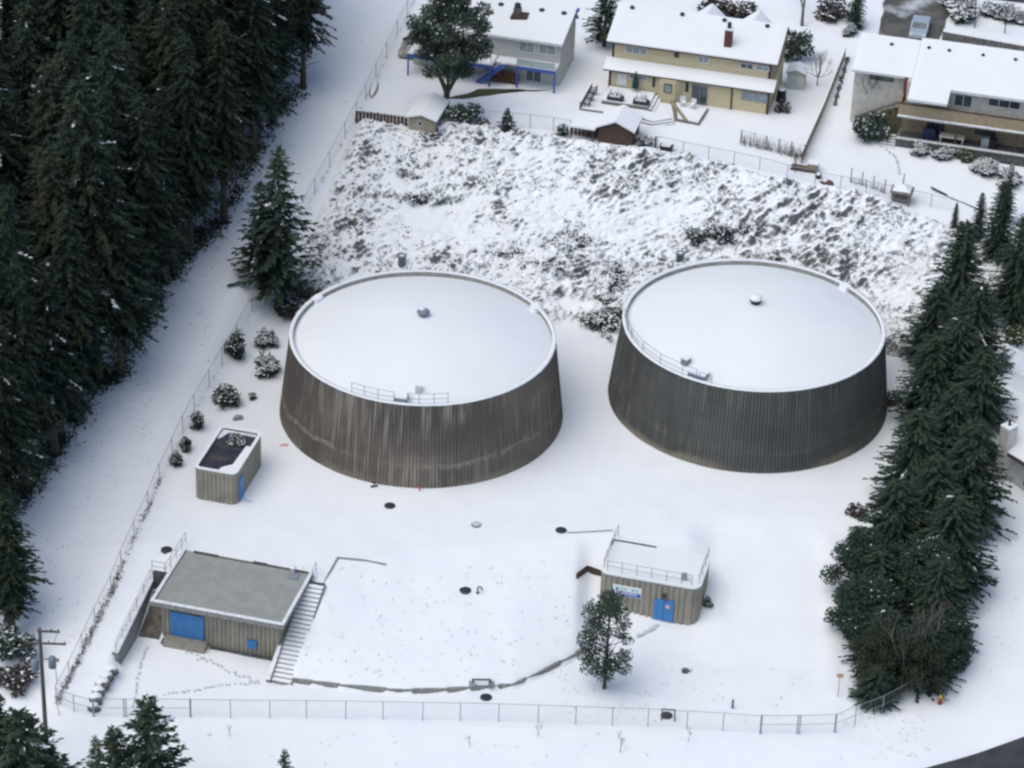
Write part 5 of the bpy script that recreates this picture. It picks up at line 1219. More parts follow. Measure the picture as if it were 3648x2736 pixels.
bare_tree('bare little tree at the wood pile on the bank top fence', D(1717, 372), BS[0], .62, 3)
bare_tree('bare sapling beyond the cream house roof, left one', D(2105, 60), BS[1], .9, 2); bare_tree('bare sapling beyond the cream house roof, right one', D(2170, 72), BS[0], .9, 2)
bare_tree('pale bare sapling in front of the conifers, left of two by the fence corner', D(1945, 1500), bare(720, 2.6, .06, 5, 'bark_pale', .28, .35, ratio=.7), 1.0)
bare_tree('pale bare sapling in front of the conifers, right of two by the fence corner', D(1965, 1495), bare(721, 2.7, .065, 5, 'bark_pale', .28, .35, (.12, 0, 1), ratio=.7), 1.0)
bare_tree('tiny bare sapling outside the front fence, the right one', D(1728, 1602), BS[1], .42) if False else None
for (u, v, s_, lab) in ((1340, 1625, .42, 'thin bare sapling outside the front fence below the barricade'), (1162, 1590, .34, 'thin bare sapling outside the middle of the front fence'), (497, 1590, .3, 'thin bare sapling outside the left part of the front fence'), (1487, 1602, .3, 'thin bare sapling outside the fence left of the right gate'), (1015, 1612, .28, 'faint bare sapling at the bottom between the front fence saplings')):
    bare_tree(lab, D(u, v), BS[0], s_, 1, 'saplings outside the front fence')

# ------------------------------------------------------------------ snow covered brambles on the bank (uncountable)
xs = np.arange(-29, 46.5, .13); tv = np.linspace(-.04, 1.03, 205)
BX, BTv = np.meshgrid(xs, tv); bf_ = np.interp(BX, BF_X, BF_Y); bt_ = np.interp(BX, BT_X, BT_Y); BY = bf_+(bt_-bf_)*BTv
BX = BX-.0
xfl = np.interp(BY, XF_Y, XF_X)
BZ = zt(BX, BY)
V3 = np.stack([BX, BY, BZ], -1)
H_ = np.zeros_like(BX)
ca, sa = cos(.45), sin(.45)
for j in range(BX.shape[0]):
    for i in range(BX.shape[1]):
        x, y_ = BX[j, i], BY[j, i]
        a = (x*ca+y_*sa); b_ = (-x*sa+y_*ca)
        n1 = mnoise.noise(Vector((a*.32, b_*.55, 1.0))); n2 = mnoise.noise(Vector((a*.95, b_*1.6, 7.0))); n3 = mnoise.noise(Vector((a*2.9, b_*4.2, 3.0))); big = mnoise.noise(Vector((x*.16, y_*.16, 4.0)))
        den = .45+.55*max(0., min(1., .5+big*1.5))
        H_[j, i] = .12+den*(.62*(1-abs(n1)*1.6)+.46*(1-abs(n2)*2.0)+.15*n3)*.95
cl = np.clip((BX-(xfl+.6))/1.0, 0, 1)*np.clip((46-BX)/2, 0, 1)*np.clip(BTv/.05+.2, 0, 1)*np.clip((1.0-BTv)/.05, -.3, 1)
# clearing on the bank between and left
wobb = np.array([[mnoise.noise(Vector((BX[j, i]*.8, BY[j, i]*.8, 2.0))) for i in range(BX.shape[1])] for j in range(BX.shape[0])])
for (u, v, rx_) in ((905, 470, 2.6), (960, 455, 1.6), (1235, 655, 2.0), (1230, 610, 1.2)):
    q = D(u, v); dd_ = np.hypot((BX-q[0])/rx_, (BY-q[1])/(rx_*.6))+wobb*.9; cl *= np.clip((dd_-.3)/.9, .12, 1)
for c0 in (CL, CR): cl *= np.clip((np.hypot(BX-c0[0], BY-c0[1])-12.6)/.5, 0, 1)
BZ = BZ+H_*cl-.10*(cl < .04)-.03
nb0, nb1 = BX.shape; ib = np.arange(nb0*nb1).reshape(nb0, nb1)
fb = np.stack([ib[:-1, :-1], ib[:-1, 1:], ib[1:, 1:], ib[1:, :-1]], -1).reshape(-1, 4)
br = link('snowy_brambles', np_mesh('snowy_brambles', np.stack([BX, BY, BZ], -1).reshape(-1, 3), fb, 'brush_snow', False))
tag(br, 'snow covered tangle of brambles on the bank behind the reservoirs', 'brambles', kind='stuff')
# leafy tufts poking out of the snow, thicker near the foot of the bank
rng = np.random.default_rng(9); n = 10000
jj = rng.integers(6, nb0-8, n); ii = rng.integers(4, nb1-4, n)
bigv = np.array([mnoise.noise(Vector((BX[j, i]*.3, BY[j, i]*.3, 9.0))) for j, i in zip(jj, ii)])
keep = (cl[jj, ii] > .6) & (rng.random(n) < np.clip(.34+bigv*1.5+.55*np.clip(.42-jj/nb0, 0, .4)/.4-(jj/nb0)*.30, .03, 1)); jj, ii = jj[keep], ii[keep]
base = np.stack([BX[jj, ii], BY[jj, ii], BZ[jj, ii]-.03], -1); base = np.repeat(base, 5, 0); n = len(base); base += rng.normal(0, .11, (n, 3))*np.array([1, 1, .45])
d = unit(rng.normal(0, 1, (n, 3))*np.array([1, 1, .5])+np.array([0, -.25, .15])); sv = unit(np.cross(d, rng.normal(0, 1, (n, 3))))
v_, f_ = blades(base, d, sv, .16+.2*rng.random(n), .06+.09*rng.random(n)); o = link('bramble_leaves', np_mesh('bramble_leaves', v_, f_, 'bramble')); tag(o, 'dark bramble leaves and canes poking through the snow on the bank', 'brambles', kind='stuff')
# denser dark thickets where the photo shows bare overhanging brambles
bs = []
for (u, v, ru, rv, n_) in ((1318, 650, 20, 60, 150), (1295, 700, 30, 12, 80), (1340, 600, 12, 25, 50), (1420, 590, 60, 14, 110), (1200, 575, 55, 22, 80), (900, 437, 55, 6, 60), (940, 300, 40, 30, 40), (1080, 560, 45, 20, 60), (1570, 505, 60, 18, 60), (700, 560, 25, 40, 60), (880, 370, 60, 35, 60), (1700, 560, 60, 12, 40), (1225, 535, 50, 25, 50)):
    for _ in range(n_):
        p = D(u+random.gauss(0, ru*.6), v+random.gauss(0, rv*.6)); p[2] += random.uniform(.15, .55); bs.append(p)
base = np.repeat(np.array(bs), 16, 0); n = len(base); base += rng.normal(0, .17, (n, 3))*np.array([1, 1, .8]); d = unit(rng.normal(0, 1, (n, 3))*np.array([1, 1, .6])+np.array([0, -.3, -.1])); sv = unit(np.cross(d, rng.normal(0, 1, (n, 3))))
v_, f_ = blades(base, d, sv, .2+.22*rng.random(n), .08+.1*rng.random(n)); o = link('bramble_thickets', np_mesh('bramble_thickets', v_, f_, 'leaf_dark')); tag(o, 'dark bare bramble thickets overhanging the foot of the bank', 'brambles', kind='stuff')
mk = rng.random(n) < .22; b2 = base[mk]+np.array([0, .05, .12]); g = len(b2); d2 = unit(rng.normal(0, 1, (g, 3))*np.array([1, 1, .15])); s2 = unit(np.cross(d2, np.tile(np.array([[0, -.3, 1.0]]), (g, 1))+rng.normal(0, .3, (g, 3))))
v_, f_ = blades(b2, d2, s2, .2+.22*rng.random(g), .12+.12*rng.random(g)); o = link('thicket_snow', np_mesh('thicket_snow', v_, f_, 'snow')); tag(o, 'clots of snow caught in the dark bramble thickets', 'snow', kind='stuff')
# dead grass tips through the snow: mound, front verge, corridor edge, fence feet
bs = []
def scatter(n, fn):
    for _ in range(n):
        p = fn()
        if p is not None: bs.append(p)
random.seed(5)
def clump(u0, u1, v0, v1): return lambda: D(random.uniform(u0, u1), random.uniform(v0, v1))
scatter(210, clump(650, 1235, 1215, 1470)); scatter(40, clump(150, 1650, 1585, 1655)); scatter(40, clump(1400, 1780, 1440, 1560)); scatter(60, clump(1805, 2010, 1525, 1640)); scatter(40, clump(1210, 1400, 1480, 1560)); scatter(90, clump(60, 200, 1050, 1400)); scatter(90, clump(150, 330, 800, 1050)); scatter(100, clump(300, 470, 560, 800)); scatter(40, clump(480, 640, 300, 500)); scatter(40, clump(660, 780, 60, 280)); scatter(25, clump(2080, 2200, 1100, 1500)); scatter(30, clump(2130, 2200, 640, 900))
for i in range(len(lf)-1):
    for _ in range(16):
        q = random.random(); bs.append(D(lf[i][0]*(1-q)+lf[i+1][0]*q+random.gauss(0, 2), lf[i][1]*(1-q)+lf[i+1][1]*q+random.gauss(0, 2)))
for i in range(len(edge)-1):
    (a, _), (b_, _) = edge[i], edge[i+1]
    for _ in range(26):
        q = random.random(); bs.append(D(a[0]*(1-q)+b_[0]*q+random.uniform(-25, 55), a[1]*(1-q)+b_[1]*q+random.uniform(-15, 15)))
base = np.array(bs); base = np.repeat(base, 6, 0); n = len(base); base += rng.normal(0, .09, (n, 3))*np.array([1, 1, .1]); base[:, 2] -= .03
d = unit(rng.normal(0, .6, (n, 3))+np.array([0, 0, 1.0])); d[:, 2] = np.abs(d[:, 2]); sv = unit(np.cross(d, rng.normal(0, 1, (n, 3))))
v_, f_ = blades(base, d, sv, .09+.12*rng.random(n), .022+.03*rng.random(n)); o = link('grass_tips', np_mesh('grass_tips', v_, f_, 'grass_dry')); tag(o, 'dead grass tips sticking through the snow', 'grass', kind='stuff')
# undergrowth along the forest edge
bs = []
for i in range(len(edge)-1):
    (a, _), (b_, _) = edge[i], edge[i+1]
    for _ in range(40):
        q = random.random(); bs.append(D(a[0]*(1-q)+b_[0]*q-abs(random.gauss(0, 38))+10, a[1]*(1-q)+b_[1]*q+random.uniform(-12, 12)))
base = np.repeat(np.array(bs), 26, 0); n = len(base); base += rng.normal(0, .45, (n, 3))*np.array([1, 1, .0]); base[:, 2] += np.abs(rng.normal(0, .35, n))
d = unit(rng.normal(0, 1, (n, 3))); sv = unit(np.cross(d, rng.normal(0, 1, (n, 3)))); v_, f_ = blades(base, d, sv, .25+.2*rng.random(n), .10+.1*rng.random(n))
o = link('forest_undergrowth', np_mesh('forest_undergrowth', v_, f_, 'fir')); tag(o, 'dark undergrowth along the foot of the forest edge', 'undergrowth', kind='stuff')
# leaf litter and dark clumps under the corridor fence
bs = []
for i in range(8):
    for _ in range(34 if i < 5 else 14):
        q = random.random(); bs.append(D(lf[i][0]*(1-q)+lf[i+1][0]*q+random.gauss(0, 1.6), lf[i][1]*(1-q)+lf[i+1][1]*q+random.gauss(0, 2)))
base = np.repeat(np.array(bs), 6, 0); n = len(base); base += rng.normal(0, .12, (n, 3))*np.array([1, 1, .0]); base[:, 2] += np.abs(rng.normal(0, .1, n)); d = unit(rng.normal(0, 1, (n, 3))); sv = unit(np.cross(d, rng.normal(0, 1, (n, 3))))
v_, f_ = blades(base, d, sv, .14+.2*rng.random(n), .04+.06*rng.random(n)); o = link('fence_weeds', np_mesh('fence_weeds', v_, f_, 'twig')); tag(o, 'dead weeds caught along the corridor fence foot', 'weeds', kind='stuff')
# ------------------------------------------------------------------ small things in the yard
mh = MB().lathe([(.41, -.1), (.41, .05), (.36, .07), (.02, .07)], 20).mesh('manhole_cover', 'iron'); mring = MB().lathe([(.47, -.1), (.47, .035), (.42, .04), (.02, .04)], 20).mesh('frame', 'conc_dark')
for (u, v, lab) in ((360, 1188, 'dark round manhole behind the pump station railing'), (842, 1093, 'dark round manhole in front of the left reservoir'), (1029, 1134, 'snow dusted manhole in the middle of the upper yard'), (1212, 1146, 'dark round manhole near the edging left of the hut'), (1005, 1275, 'dark round manhole on the snowy mound'), (1050, 1507, 'dark round manhole between the kerb wall and the front fence'), (1440, 1546, 'dark manhole under the little barricade by the front fence')):
    p = D(u, v); p[2] += .02; t_ = thing('manhole', lab, 'manhole', p, 0, 'manholes in the snow'); link('cover', mh, t_)
    if 'dusted' not in lab: link('frame', mring, t_)
    if 'dusted' in lab: MB().lathe([(.385, .072), (.33, .09), (.02, .10)], 12, (.02, .03)).build('snow_dust', 'slush', t_)
p = D(1035, 1281); t_ = thing('gooseneck_vent', 'small teal gooseneck vent pipe on the snowy mound', 'vent pipe', p)
mb = MB(); pts = [(-.12, 0, -.2), (-.12, 0, .45)]+[(-.12+.16*(1-cos(a)), 0, .45+.16*sin(a)) for a in np.linspace(.3, pi, 7)]+[(.2, 0, .3)]
for a, b_ in zip(pts[:-1], pts[1:]): mb.tube(a, b_, .065, .065, 8)
mb.build('pipe', 'teal_pipe', t_); MB().lathe([(.14, -.1), (.14, .03), (.02, .04)], 12, (-.12, 0)).build('flange', 'iron', t_)
def barricade(label, p, w_, h, m='wood_brown', feet=None, rz=0.0):
    t_ = thing('barricade', label, 'barricade', p, rz)
    MB().box(-w_/2, w_/2, -.04, .04, h-.16, h).build('rail', m, t_); MB().box(-w_/2, w_/2, -.05, .05, h+.003, h+.04).build('snow', 'snow_thin', t_)
    for s_ in (-1, 1):
        MB().hexa([(s_*w_/2*.92-.05, -.35, -.1), (s_*w_/2*.92+.05, -.35, -.1), (s_*w_/2*.92+.05, -.25, -.1), (s_*w_/2*.92-.05, -.25, -.1)], [(s_*w_/2*.88-.05, -.04, h), (s_*w_/2*.88+.05, -.04, h), (s_*w_/2*.88+.05, .04, h), (s_*w_/2*.88-.05, .04, h)]).build('leg', m, t_)
        if feet: MB().box(s_*w_/2-.22, s_*w_/2+.22, -.3, .1, -.1, .25).build('foot_block', feet, t_)
barricade('low brown guard rail with pale foot blocks at the foot of the mound', D(1040, 1478), 1.5, .55, feet='curtain_glass', rz=.05)
barricade('brown barricade frame standing over a manhole by the front fence', D(1443, 1552), 1.1, .95, rz=-.05)
p = D(1582, 1530); t_ = thing('bollard', 'short teal bollard behind the front fence near the gate', 'bollard', p); MB().lathe([(.09, -.1), (.09, .75), (.07, .82), (.01, .84)], 10).build('post', 'teal_pipe', t_, True); MB().lathe([(.11, .5), (.115, .6), (.11, .62)], 10).build('band', 'galv', t_)
p = D(2030, 1520); t_ = thing('fire_hydrant', 'red and yellow fire hydrant in the snow beside the conifer row', 'hydrant', p)
MB().lathe([(.2, -.1), (.2, .06), (.14, .1), (.14, .55), (.18, .58)], 12).build('barrel', 'hydrant_red', t_, True); MB().lathe([(.18, .582), (.16, .72), (.08, .82), (.04, .9)], 12).build('bonnet', 'yellow', t_, True)
for s_ in (-1, 1): MB().tube((s_*.13, 0, .42), (s_*.26, 0, .42), .07, .07, 8).build('nozzle', 'yellow', t_)
p = G(2984, 2487); t_ = thing('post_sign', 'small orange sign on a thin post at the conifer row edge', 'sign', p); MB().tube((0, 0, -.2), (0, 0, 2.3), .03, .03, 6).build('post', 'galv', t_); MB().box(-.25, .25, -.045, -.03, 2.0, 2.38).build('plate', 'orange', t_)
p = D(124, 1478); t_ = thing('post_sign', 'small brownish sign on a post beside the utility pole', 'sign', p); MB().tube((0, 0, -.2), (-.1, 0, 2.3), .035, .035, 6).build('post', 'galv', t_); MB().box(-.45, .25, -.05, -.035, 2.15, 2.5).build('plate', 'wood_tan', t_)
p = D(128, 1545); t_ = thing('marker_post', 'thin leaning yellow marker post beside the left gate', 'marker', p); MB().tube((0, 0, -.2), (-.12, 0, 1.2), .035, .03, 6).build('post', 'yellow', t_); MB().tube((-.12, 0, 1.2), (-.125, 0, 1.28), .045, .045, 6).build('cap', 'yellow', t_)
p = D(906, 1060); t_ = thing('red_marker', 'tiny bright red marker cap at the foot of the left reservoir', 'marker', p); MB().lathe([(.06, -.1), (.06, .2)], 8).build('stub', 'galv', t_); MB().lathe([(.09, .2), (.1, .3), (.05, .36), (.01, .37)], 10).build('cap', 'red', t_, True)
p = D(808, 1052); t_ = thing('drain_valve', 'small dark drain valve at the left foot of the left reservoir', 'valve', p, .4); MB().tube((-.3, 0, .1), (.3, 0, .1), .08, .08, 8).build('pipe', 'iron', t_); MB().tube((0, 0, .1), (0, 0, .42), .04, .04, 6).build('stem', 'iron', t_); MB().lathe([(.16, .42), (.16, .45), (.02, .46)], 10).build('handwheel', 'iron', t_)
p = D(612, 962); t_ = thing('debris_tarp', 'crumpled pinkish scrap on the snow left of the left reservoir', 'debris', p)
for k in range(4): MB().hexa([(-.3+k*.14, -.2+.1*(k % 2), 0), (-.05+k*.14, -.25, 0), (0+k*.14, .12, 0), (-.3+k*.12, .2, 0)], [(-.25+k*.14, -.1, .12+.05*k), (-.1+k*.14, -.12, .08), (-.05+k*.14, .02, .14), (-.25+k*.12, .08, .1)]).build('fold', 'sign_pink', t_)
# rocks stepping down from the retaining wall to the gate
rng = np.random.default_rng(33)
for i, (u, v, s_) in enumerate(((241, 1455, .62), (231, 1468, .58), (222, 1483, .66), (214, 1499, .58), (208, 1515, .6), (203, 1533, .5))):
    p = D(u, v); mb = MB(); n_ = 9; prof = [(.5, -.3), (1.0, .1), (.9, .45), (.4, .72)]
    for r_, z_ in prof:
        for k in range(n_): q = s_*r_*rng.uniform(.75, 1.15); mb.v.append((q*cos(2*pi*k/n_), q*sin(2*pi*k/n_), s_*z_*1.15))
    for j in range(3):
        for k in range(n_): mb.f.append((j*n_+k, j*n_+(k+1) % n_, (j+1)*n_+(k+1) % n_, (j+1)*n_+k))
    mb.f.append(tuple(3*n_+k for k in range(n_)))
    o = thing('boulder', ['dark boulder touching the lower end of the retaining wall', 'dark boulder second below the retaining wall end', 'largest dark boulder third below the retaining wall end', 'dark boulder fourth below the retaining wall end', 'dark boulder second from the left gate post', 'smallest dark boulder right at the left gate post'][i], 'rock', p, 0, 'boulders edging the ramp'); mb.build('stone', 'stone', o); MB().lathe([(s_*.86, s_*.50), (s_*.72, s_*.80), (s_*.3, s_*.95), (.01, s_*.97)], 10, (-s_*.12, s_*.28)).build('snow_cap', 'snow', o, True)
# utility pole
pb = PY(100*k_, 1600*k_, 177.5); pb[2] = zs(pb[0], 177.5); zt_ = topz(pb, 1357*k_)
t_ = thing('utility_pole', 'wooden utility pole with crossarms and two grey transformers', 'utility pole', pb); hp = zt_-pb[2]
MB().tube((0, 0, -.5), (0, 0, hp), .19, .12, 10).build('pole', 'bark_pole', t_)
for (z_, x0, x1) in ((hp-.15, -.15, 1.5), (hp-1.25, -1.0, 1.9)):
    ca_ = MB().box(x0, x1, -.2, -.10, z_-.07, z_+.07).build('crossarm', 'bark_pole', t_)
    for x_ in (x0+.1, (x0+x1)/2+.2, x1-.1): MB().lathe([(.04, z_+.07), (.07, z_+.14), (.05, z_+.25), (.02, z_+.28)], 8, (x_, -.15)).build('insulator', 'conc_kerb', ca_)
MB().tube((1.0, -.15, hp-1.25), (1.35, -.15, hp-.2), .03, .03, 5).build('brace', 'galv', t_)
for x_, dz in ((.95, -3.0), (-.55, -3.3)):
    q = MB().lathe([(.26, hp+dz-.45), (.30, hp+dz-.4), (.30, hp+dz+.4), (.2, hp+dz+.5), (.02, hp+dz+.53)], 12, (x_*.85, -.1)).build('transformer', 'tank_roof_pipe', t_, True); MB().box(min(0, x_*.85), max(0, x_*.85), -.14, -.06, hp+dz+.25, hp+dz+.32).build('bracket', 'galv', q)
# ------------------------------------------------------------------ garden things up the bank
p = G(3210, 716); t_ = thing('bird_feeder', 'weathered grey garden feeder house with snowy hipped roof and finial', 'feeder', p, ANG)
MB().box(-.85, .85, -.7, .7, .35, 1.15).build('box', 'wood_grey', t_); MB().box(-.6, .6, -.72, -.702, .55, .95).build('panel', 'conc_dark', t_)
for a in (-.75, .75):
    for c in (-.6, .6): MB().box(a-.06, a+.06, c-.06, c+.06, -.2, .35).build('leg', 'wood_grey', t_)
rf = MB().hexa([(-1.05, -.9, 1.15), (1.05, -.9, 1.15), (1.05, .9, 1.15), (-1.05, .9, 1.15)], [(-.1, -.1, 1.75), (.1, -.1, 1.75), (.1, .1, 1.75), (-.1, .1, 1.75)]).build('roof', 'wood_grey', t_)
MB().hexa([(-.85, -.75, 1.33), (.85, -.75, 1.33), (.85, .75, 1.33), (-.85, .75, 1.33)], [(-.12, -.12, 1.83), (.12, -.12, 1.83), (.12, .12, 1.83), (-.12, .12, 1.83)]).build('roof_snow', 'snow', rf); MB().tube((0, 0, 1.7), (.05, 0, 2.9), .07, .04, 8).build('finial', 'wood_grey', rf)
# berry trellis
pa, pb_ = G(2640, 512), G(2862, 566); t_ = thing('berry_trellis', 'wire trellis full of bare reddish berry canes below the yellow house', 'trellis', pa)
dv = np.array(pb_)-np.array(pa); mbp = post_mesh(1.5, .05, 'wood_grey'); rng = np.random.default_rng(5)
for k in range(6): link('post', mbp, t_, loc=tuple(dv*k/5))
mb = MB(); mc = MB()
for z_ in (.7, 1.4): mb.tube((0, 0, z_), tuple(dv+np.array([0, 0, z_])), .012, .012, 4)
mb.build('wire', 'galv', t_)
for k in range(260):
    q = rng.random(); b0 = dv*q+np.array([rng.normal(0, .12), rng.normal(0, .25), -.05]); e0 = b0+np.array([rng.normal(0, .22), rng.normal(0, .22), rng.uniform(.7, 1.5)]); mc.tube(tuple(b0), tuple(e0), .014, .006, 3, False)
mc.build('canes', 'twig', t_)
# second lower trellis row on the bank top
pa, pb_ = G(3030, 650), G(3150, 690); t_ = thing('berry_trellis', 'short row of bare canes beside the garden feeder', 'trellis', pa); dv = np.array(pb_)-np.array(pa); mc = MB()
for k in range(4): link('post', mbp, t_, loc=tuple(dv*k/3))
for k in range(90):
    q = rng.random(); b0 = dv*q+np.array([rng.normal(0, .1), rng.normal(0, .15), -.05]); e0 = b0+np.array([rng.normal(0, .15), rng.normal(0, .15), rng.uniform(.4, 1.0)]); mc.tube(tuple(b0), tuple(e0), .014, .006, 3, False)
mc.build('canes', 'twig', t_)
# wood heap at the fence corner
p = G(2865, 605); t_ = thing('lumber_pile', 'heap of old boards and crates at the lower end of the lot fence', 'lumber', p, ANG)
for k in range(8): q = MB().box(-1.3+.1*(k % 3), 1.2-.15*(k % 2), -.5+.26*(k % 4), -.3+.26*(k % 4), .12*(k//4)+.05, .12*(k//4)+.15).build('board', 'wood_tan' if k % 2 else 'wood_brown', t_)
MB().box(.3, 1.3, -.3, .6, .3, .8).build('crate', 'wood_tan', t_); MB().box(.28, 1.32, -.32, .62, .803, .9).build('crate_snow', 'snow', t_)
p = G(2915, 635); t_ = thing('garden_pot', 'dark garden pot in the snow below the lumber heap', 'pot', p); MB().lathe([(.2, -.05), (.32, .4), (.35, .42), (.28, .43), (.2, .3)], 12).build('pot', 'black_plastic', t_, True); MB().lathe([(.27, .40), (.2, .5), (.01, .53)], 10).build('snow', 'snow', t_, True)
p = G(2945, 655); t_ = thing('rusty_cover', 'low rusty brown cover half buried on the bank top', 'cover', p, .3); MB().lathe([(.75, -.1), (.62, .15), (.3, .28), (.02, .32)], 12).build('dome', 'brick', t_, True); MB().lathe([(.3, .29), (.2, .36), (.01, .38)], 8, (-.15, .15)).build('snow', 'snow', t_, True)
p = G(2374, 535); t_ = thing('wheel_barrow', 'dark tub lying at the bank top fence below the deck', 'tub', p, ANG); MB().hexa([(-.5, -.3, .05), (.5, -.3, .05), (.5, .3, .05), (-.5, .3, .05)], [(-.65, -.4, .5), (.65, -.4, .5), (.65, .4, .5), (-.65, .4, .5)]).build('tub', 'black_plastic', t_); MB().box(-.5, .4, -.3, .3, .503, .56).build('snow', 'snow_thin', t_)
p = G(2334, 530); t_ = thing('gate_post', 'stout dark post at the fence corner right of the brown shed', 'post', p); MB().box(-.1, .1, -.1, .1, -.2, 1.35).build('post', 'wood_brown', t_); MB().box(-.11, .11, -.11, .11, 1.353, 1.43).build('snow_cap', 'snow', t_)
# planters on the deck
for (s_, q, lab) in ((-14.6, -3.0, 'dark planter with bare stalks at the left edge of the upper deck'), (-12.0, -3.1, 'dark planter with snowy stalks at the right edge of the upper deck')):
    p = loc2w(YO, s_, q, .72); t_ = thing('planter', lab, 'planter', p, ANG, 'deck planters'); MB().box(-.8, .8, -.3, .3, 0, .38).build('trough', 'iron', t_); mc = MB()
    for k in range(40): a = rng.uniform(-.7, .7); mc.tube((a, rng.uniform(-.2, .2), .3), (a+rng.normal(0, .25), rng.normal(0, .25), rng.uniform(.6, 1.15)), .02, .01, 3, False)
    mc.build('stalks', 'twig', t_); MB().box(-.6, .5, -.24, .24, .382, .47).build('snow', 'snow_thin', t_)
# upturned canoe against the corridor fence
p = G(1322, 352); q2 = G(1345, 275); d = np.array(q2)-np.array(p); t_ = thing('canoe', 'snow covered upturned canoe leaning by the corridor fence', 'canoe', p, math.atan2(d[1], d[0])); L = 4.2; mb = MB(); m_ = 14
for i in range(m_+1):
    q = i/m_; wd = .42*sin(pi*q)**.7+.01
    for k in range(7): a = pi*k/6; mb.v.append((q*L, wd*cos(a), .05+wd*.95*sin(a)+.12*abs(2*q-1)**3))
for i in range(m_):
    for k in range(6): mb.f.append((i*7+k, (i+1)*7+k, (i+1)*7+k+1, i*7+k+1))
mb.build('hull', 'wood_tan', t_, True); mb2 = MB(); mb2.v = [(x, yy*.8, z_*1.06+.05) for x, yy, z_ in mb.v]; mb2.f = [f for i, f in enumerate(mb.f) if i % 6 in (1, 2, 3, 4)]; mb2.build('snow', 'snow', t_, True)
# long dark plank leaning at the garden edge
a, b_ = G(3316, 676), G(3420, 720); t_ = thing('fallen_plank', 'long dark plank lying in the snow near the bank top conifers', 'plank', a); dd_ = np.array(b_)-np.array(a)
MB().tube((0, 0, .25), tuple(dd_*.55+np.array([0, 0, .12])), .09, .11, 6).build('plank', 'iron', t_); MB().tube(tuple(dd_*.5), tuple(dd_*1.6+np.array([0, 0, .05])), .08, .08, 6).build('rail', 'stone', t_)
# cars
def car(label, p, rz, m):
    t_ = thing('parked_car', label, 'car', p, rz); L, W = 4.3, 1.75
    prof = [(0, .28), (0, .72), (.12, .82), (.95, .92), (1.6, 1.38), (3.2, 1.42), (4.0, .98), (4.3, .88), (4.3, .28)]
    MB().hexa([(x, -W/2, z_) for x, z_ in prof], [(x, W/2, z_) for x, z_ in prof]).build('body', m, t_)
    MB().hexa([(1.02, -W/2*.86, .98), (1.55, -W/2*.8, 1.36), (1.56, W/2*.8, 1.38), (1.0, W/2*.86, .99)], [(1.0, -W/2*.86, 1.0), (1.52, -W/2*.8, 1.39), (1.52, W/2*.8, 1.40), (.98, W/2*.86, 1.01)]).build('windscreen', 'glass', t_)
    if m == 'car_tan': MB().box(1.5, 3.3, -W/2*.9, W/2*.9, 1.43, 1.56).build('roof_snow', 'snow', t_); MB().box(3.4, 4.2, -W/2*.85, W/2*.85, .9, 1.12).build('rear_snow', 'snow', t_)
    wm = MB().tube((0, -.1, 0), (0, .1, 0), .32, .32, 14).mesh('wheel', 'rubber'); hm = MB().tube((0, -.105, 0), (0, .105, 0), .19, .19, 10).mesh('rim', 'galv')
    for x_ in (.8, 3.4):
        for s_ in (-1, 1): q = link('wheel', wm, t_, loc=(x_, s_*W/2*.95, .32)); link('rim', hm, q)
    for s_ in (-1, 1): MB().box(-.02, .05, s_*.62-.16, s_*.62+.16, .58, .72).build('headlight', 'sign_white', t_)
p = G(3265, 150); p[2] = zs(p[0], p[1])+.14; car('silver blue car parked in the driveway behind the cream house', p, ANG+radians(90), 'car_silver')
p = G(1447, 214); car('tan car with snowy roof parked left of the white house', p, ANG+radians(90), 'car_tan')
# driveway retaining wall right of the car and steps of the lot path
a, b_ = pz(1290, 440), pz(2400, 640); t_ = thing('garden_wall', 'long dark garden wall behind the cream house roof', 'wall', a); d = np.array(b_)-np.array(a); d[2] = 0
MB().hexa([(0, -.15, -.6), tuple(d+np.array([0, -.15, -.6])), tuple(d+np.array([0, .15, -.6])), (0, .15, -.6)], [(0, -.15, .9), tuple(d+np.array([0, -.15, .9])), tuple(d+np.array([0, .15, .9])), (0, .15, .9)]).build('wall', 'stone', t_); MB().hexa([(0, -.16, .903), tuple(d+np.array([0, -.16, .903])), tuple(d+np.array([0, .16, .903])), (0, .16, .903)], [(0, -.16, 1.0), tuple(d+np.array([0, -.16, 1.0])), tuple(d+np.array([0, .16, 1.0])), (0, .16, 1.0)]).build('coping_snow', 'snow', t_)
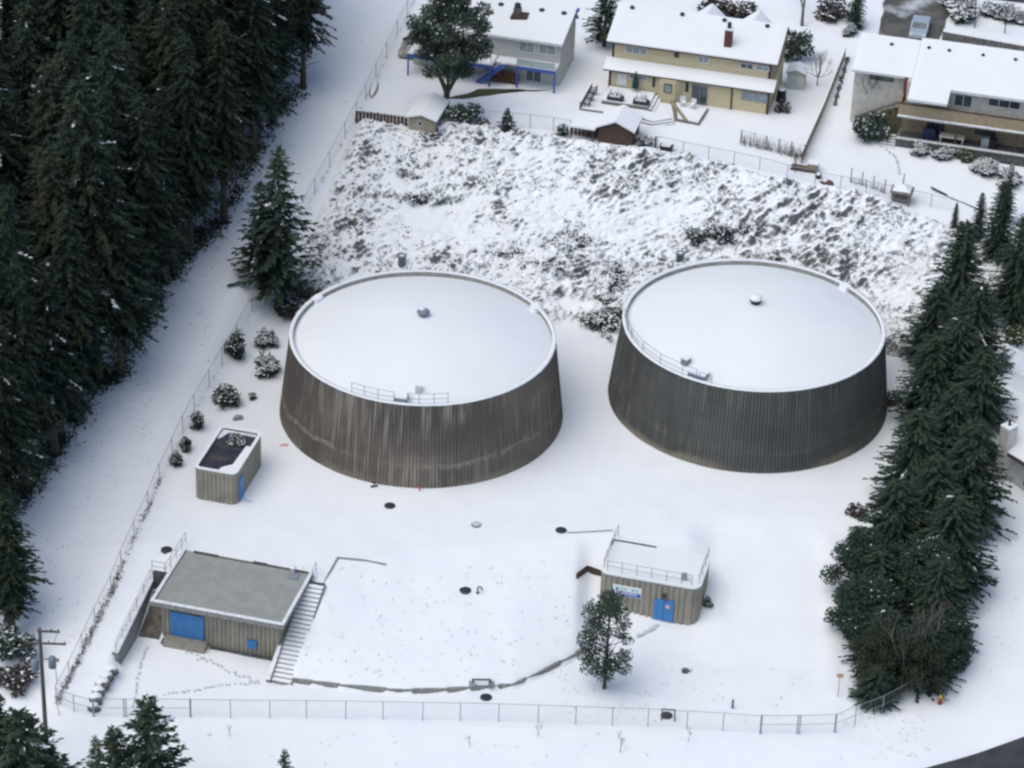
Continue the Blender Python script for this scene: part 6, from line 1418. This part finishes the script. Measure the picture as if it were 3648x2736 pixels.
# stone edging strip along the lot path
t_ = thing('stone_edging', 'dark broken stone strip along the cream house side path', 'edging', G(2990, 350))
o0 = np.array(t_.location)
for k in range(18):
    q = k/17; p = G(2975+q*45+random.gauss(0, 2), 375-q*165); p = p-o0; s_ = random.uniform(.16, .3); MB().hexa([(p[0]-s_, p[1]-s_*.7, p[2]-.1), (p[0]+s_, p[1]-s_*.8, p[2]-.1), (p[0]+s_*.9, p[1]+s_, p[2]-.1), (p[0]-s_, p[1]+s_*.8, p[2]-.1)], [(p[0]-s_*.8, p[1]-s_*.5, p[2]+.16), (p[0]+s_*.8, p[1]-s_*.6, p[2]+.12), (p[0]+s_*.7, p[1]+s_*.8, p[2]+.15), (p[0]-s_*.8, p[1]+s_*.6, p[2]+.18)]).build('stone', 'stone', t_)
# footprints
def prints(us, n, jit, sz, off=.4):
    out = []
    for i in range(len(us)-1):
        for k in range(n):
            q = (k+random.random()*.5)/n; out.append((us[i][0]*(1-q)+us[i+1][0]*q+random.gauss(0, jit), us[i][1]*(1-q)+us[i+1][1]*q+random.gauss(0, jit)))
    return [(D(*p), sz) for p in out]
pr = prints([(318, 1398), (305, 1430), (297, 1462), (292, 1500), (288, 1530)], 6, 1.0, .11)+prints([(400, 1408), (450, 1430), (500, 1455), (560, 1475)], 8, 2.4, .11)+prints([(560, 1475), (480, 1482), (420, 1492), (350, 1503)], 8, 1.0, .10)+prints([(1420, 1352), (1405, 1362), (1375, 1378)], 9, 1.5, .15)+prints([(1850, 285), (1885, 305), (1935, 340), (1945, 380)], 6, 1.0, .14)+prints([(520, 1080), (545, 1085)], 4, 1.0, .12)
mb = MB()
for p, s_ in pr:
    a = random.uniform(0, pi); i0 = len(mb.v); nn = 7; zo = .09+len(mb.f)*.0004
    for k in range(nn): q = s_*random.uniform(.7, 1.25); mb.v.append((p[0]+q*cos(2*pi*k/nn), p[1]+q*1.3*sin(2*pi*k/nn), zs(p[0], p[1])+zo))
    mb.f.append(tuple(range(i0, i0+nn)))
o = mb.build('footprints', 'slush'); tag(o, 'trodden slushy footprints crossing the snow', 'footprints', kind='stuff')
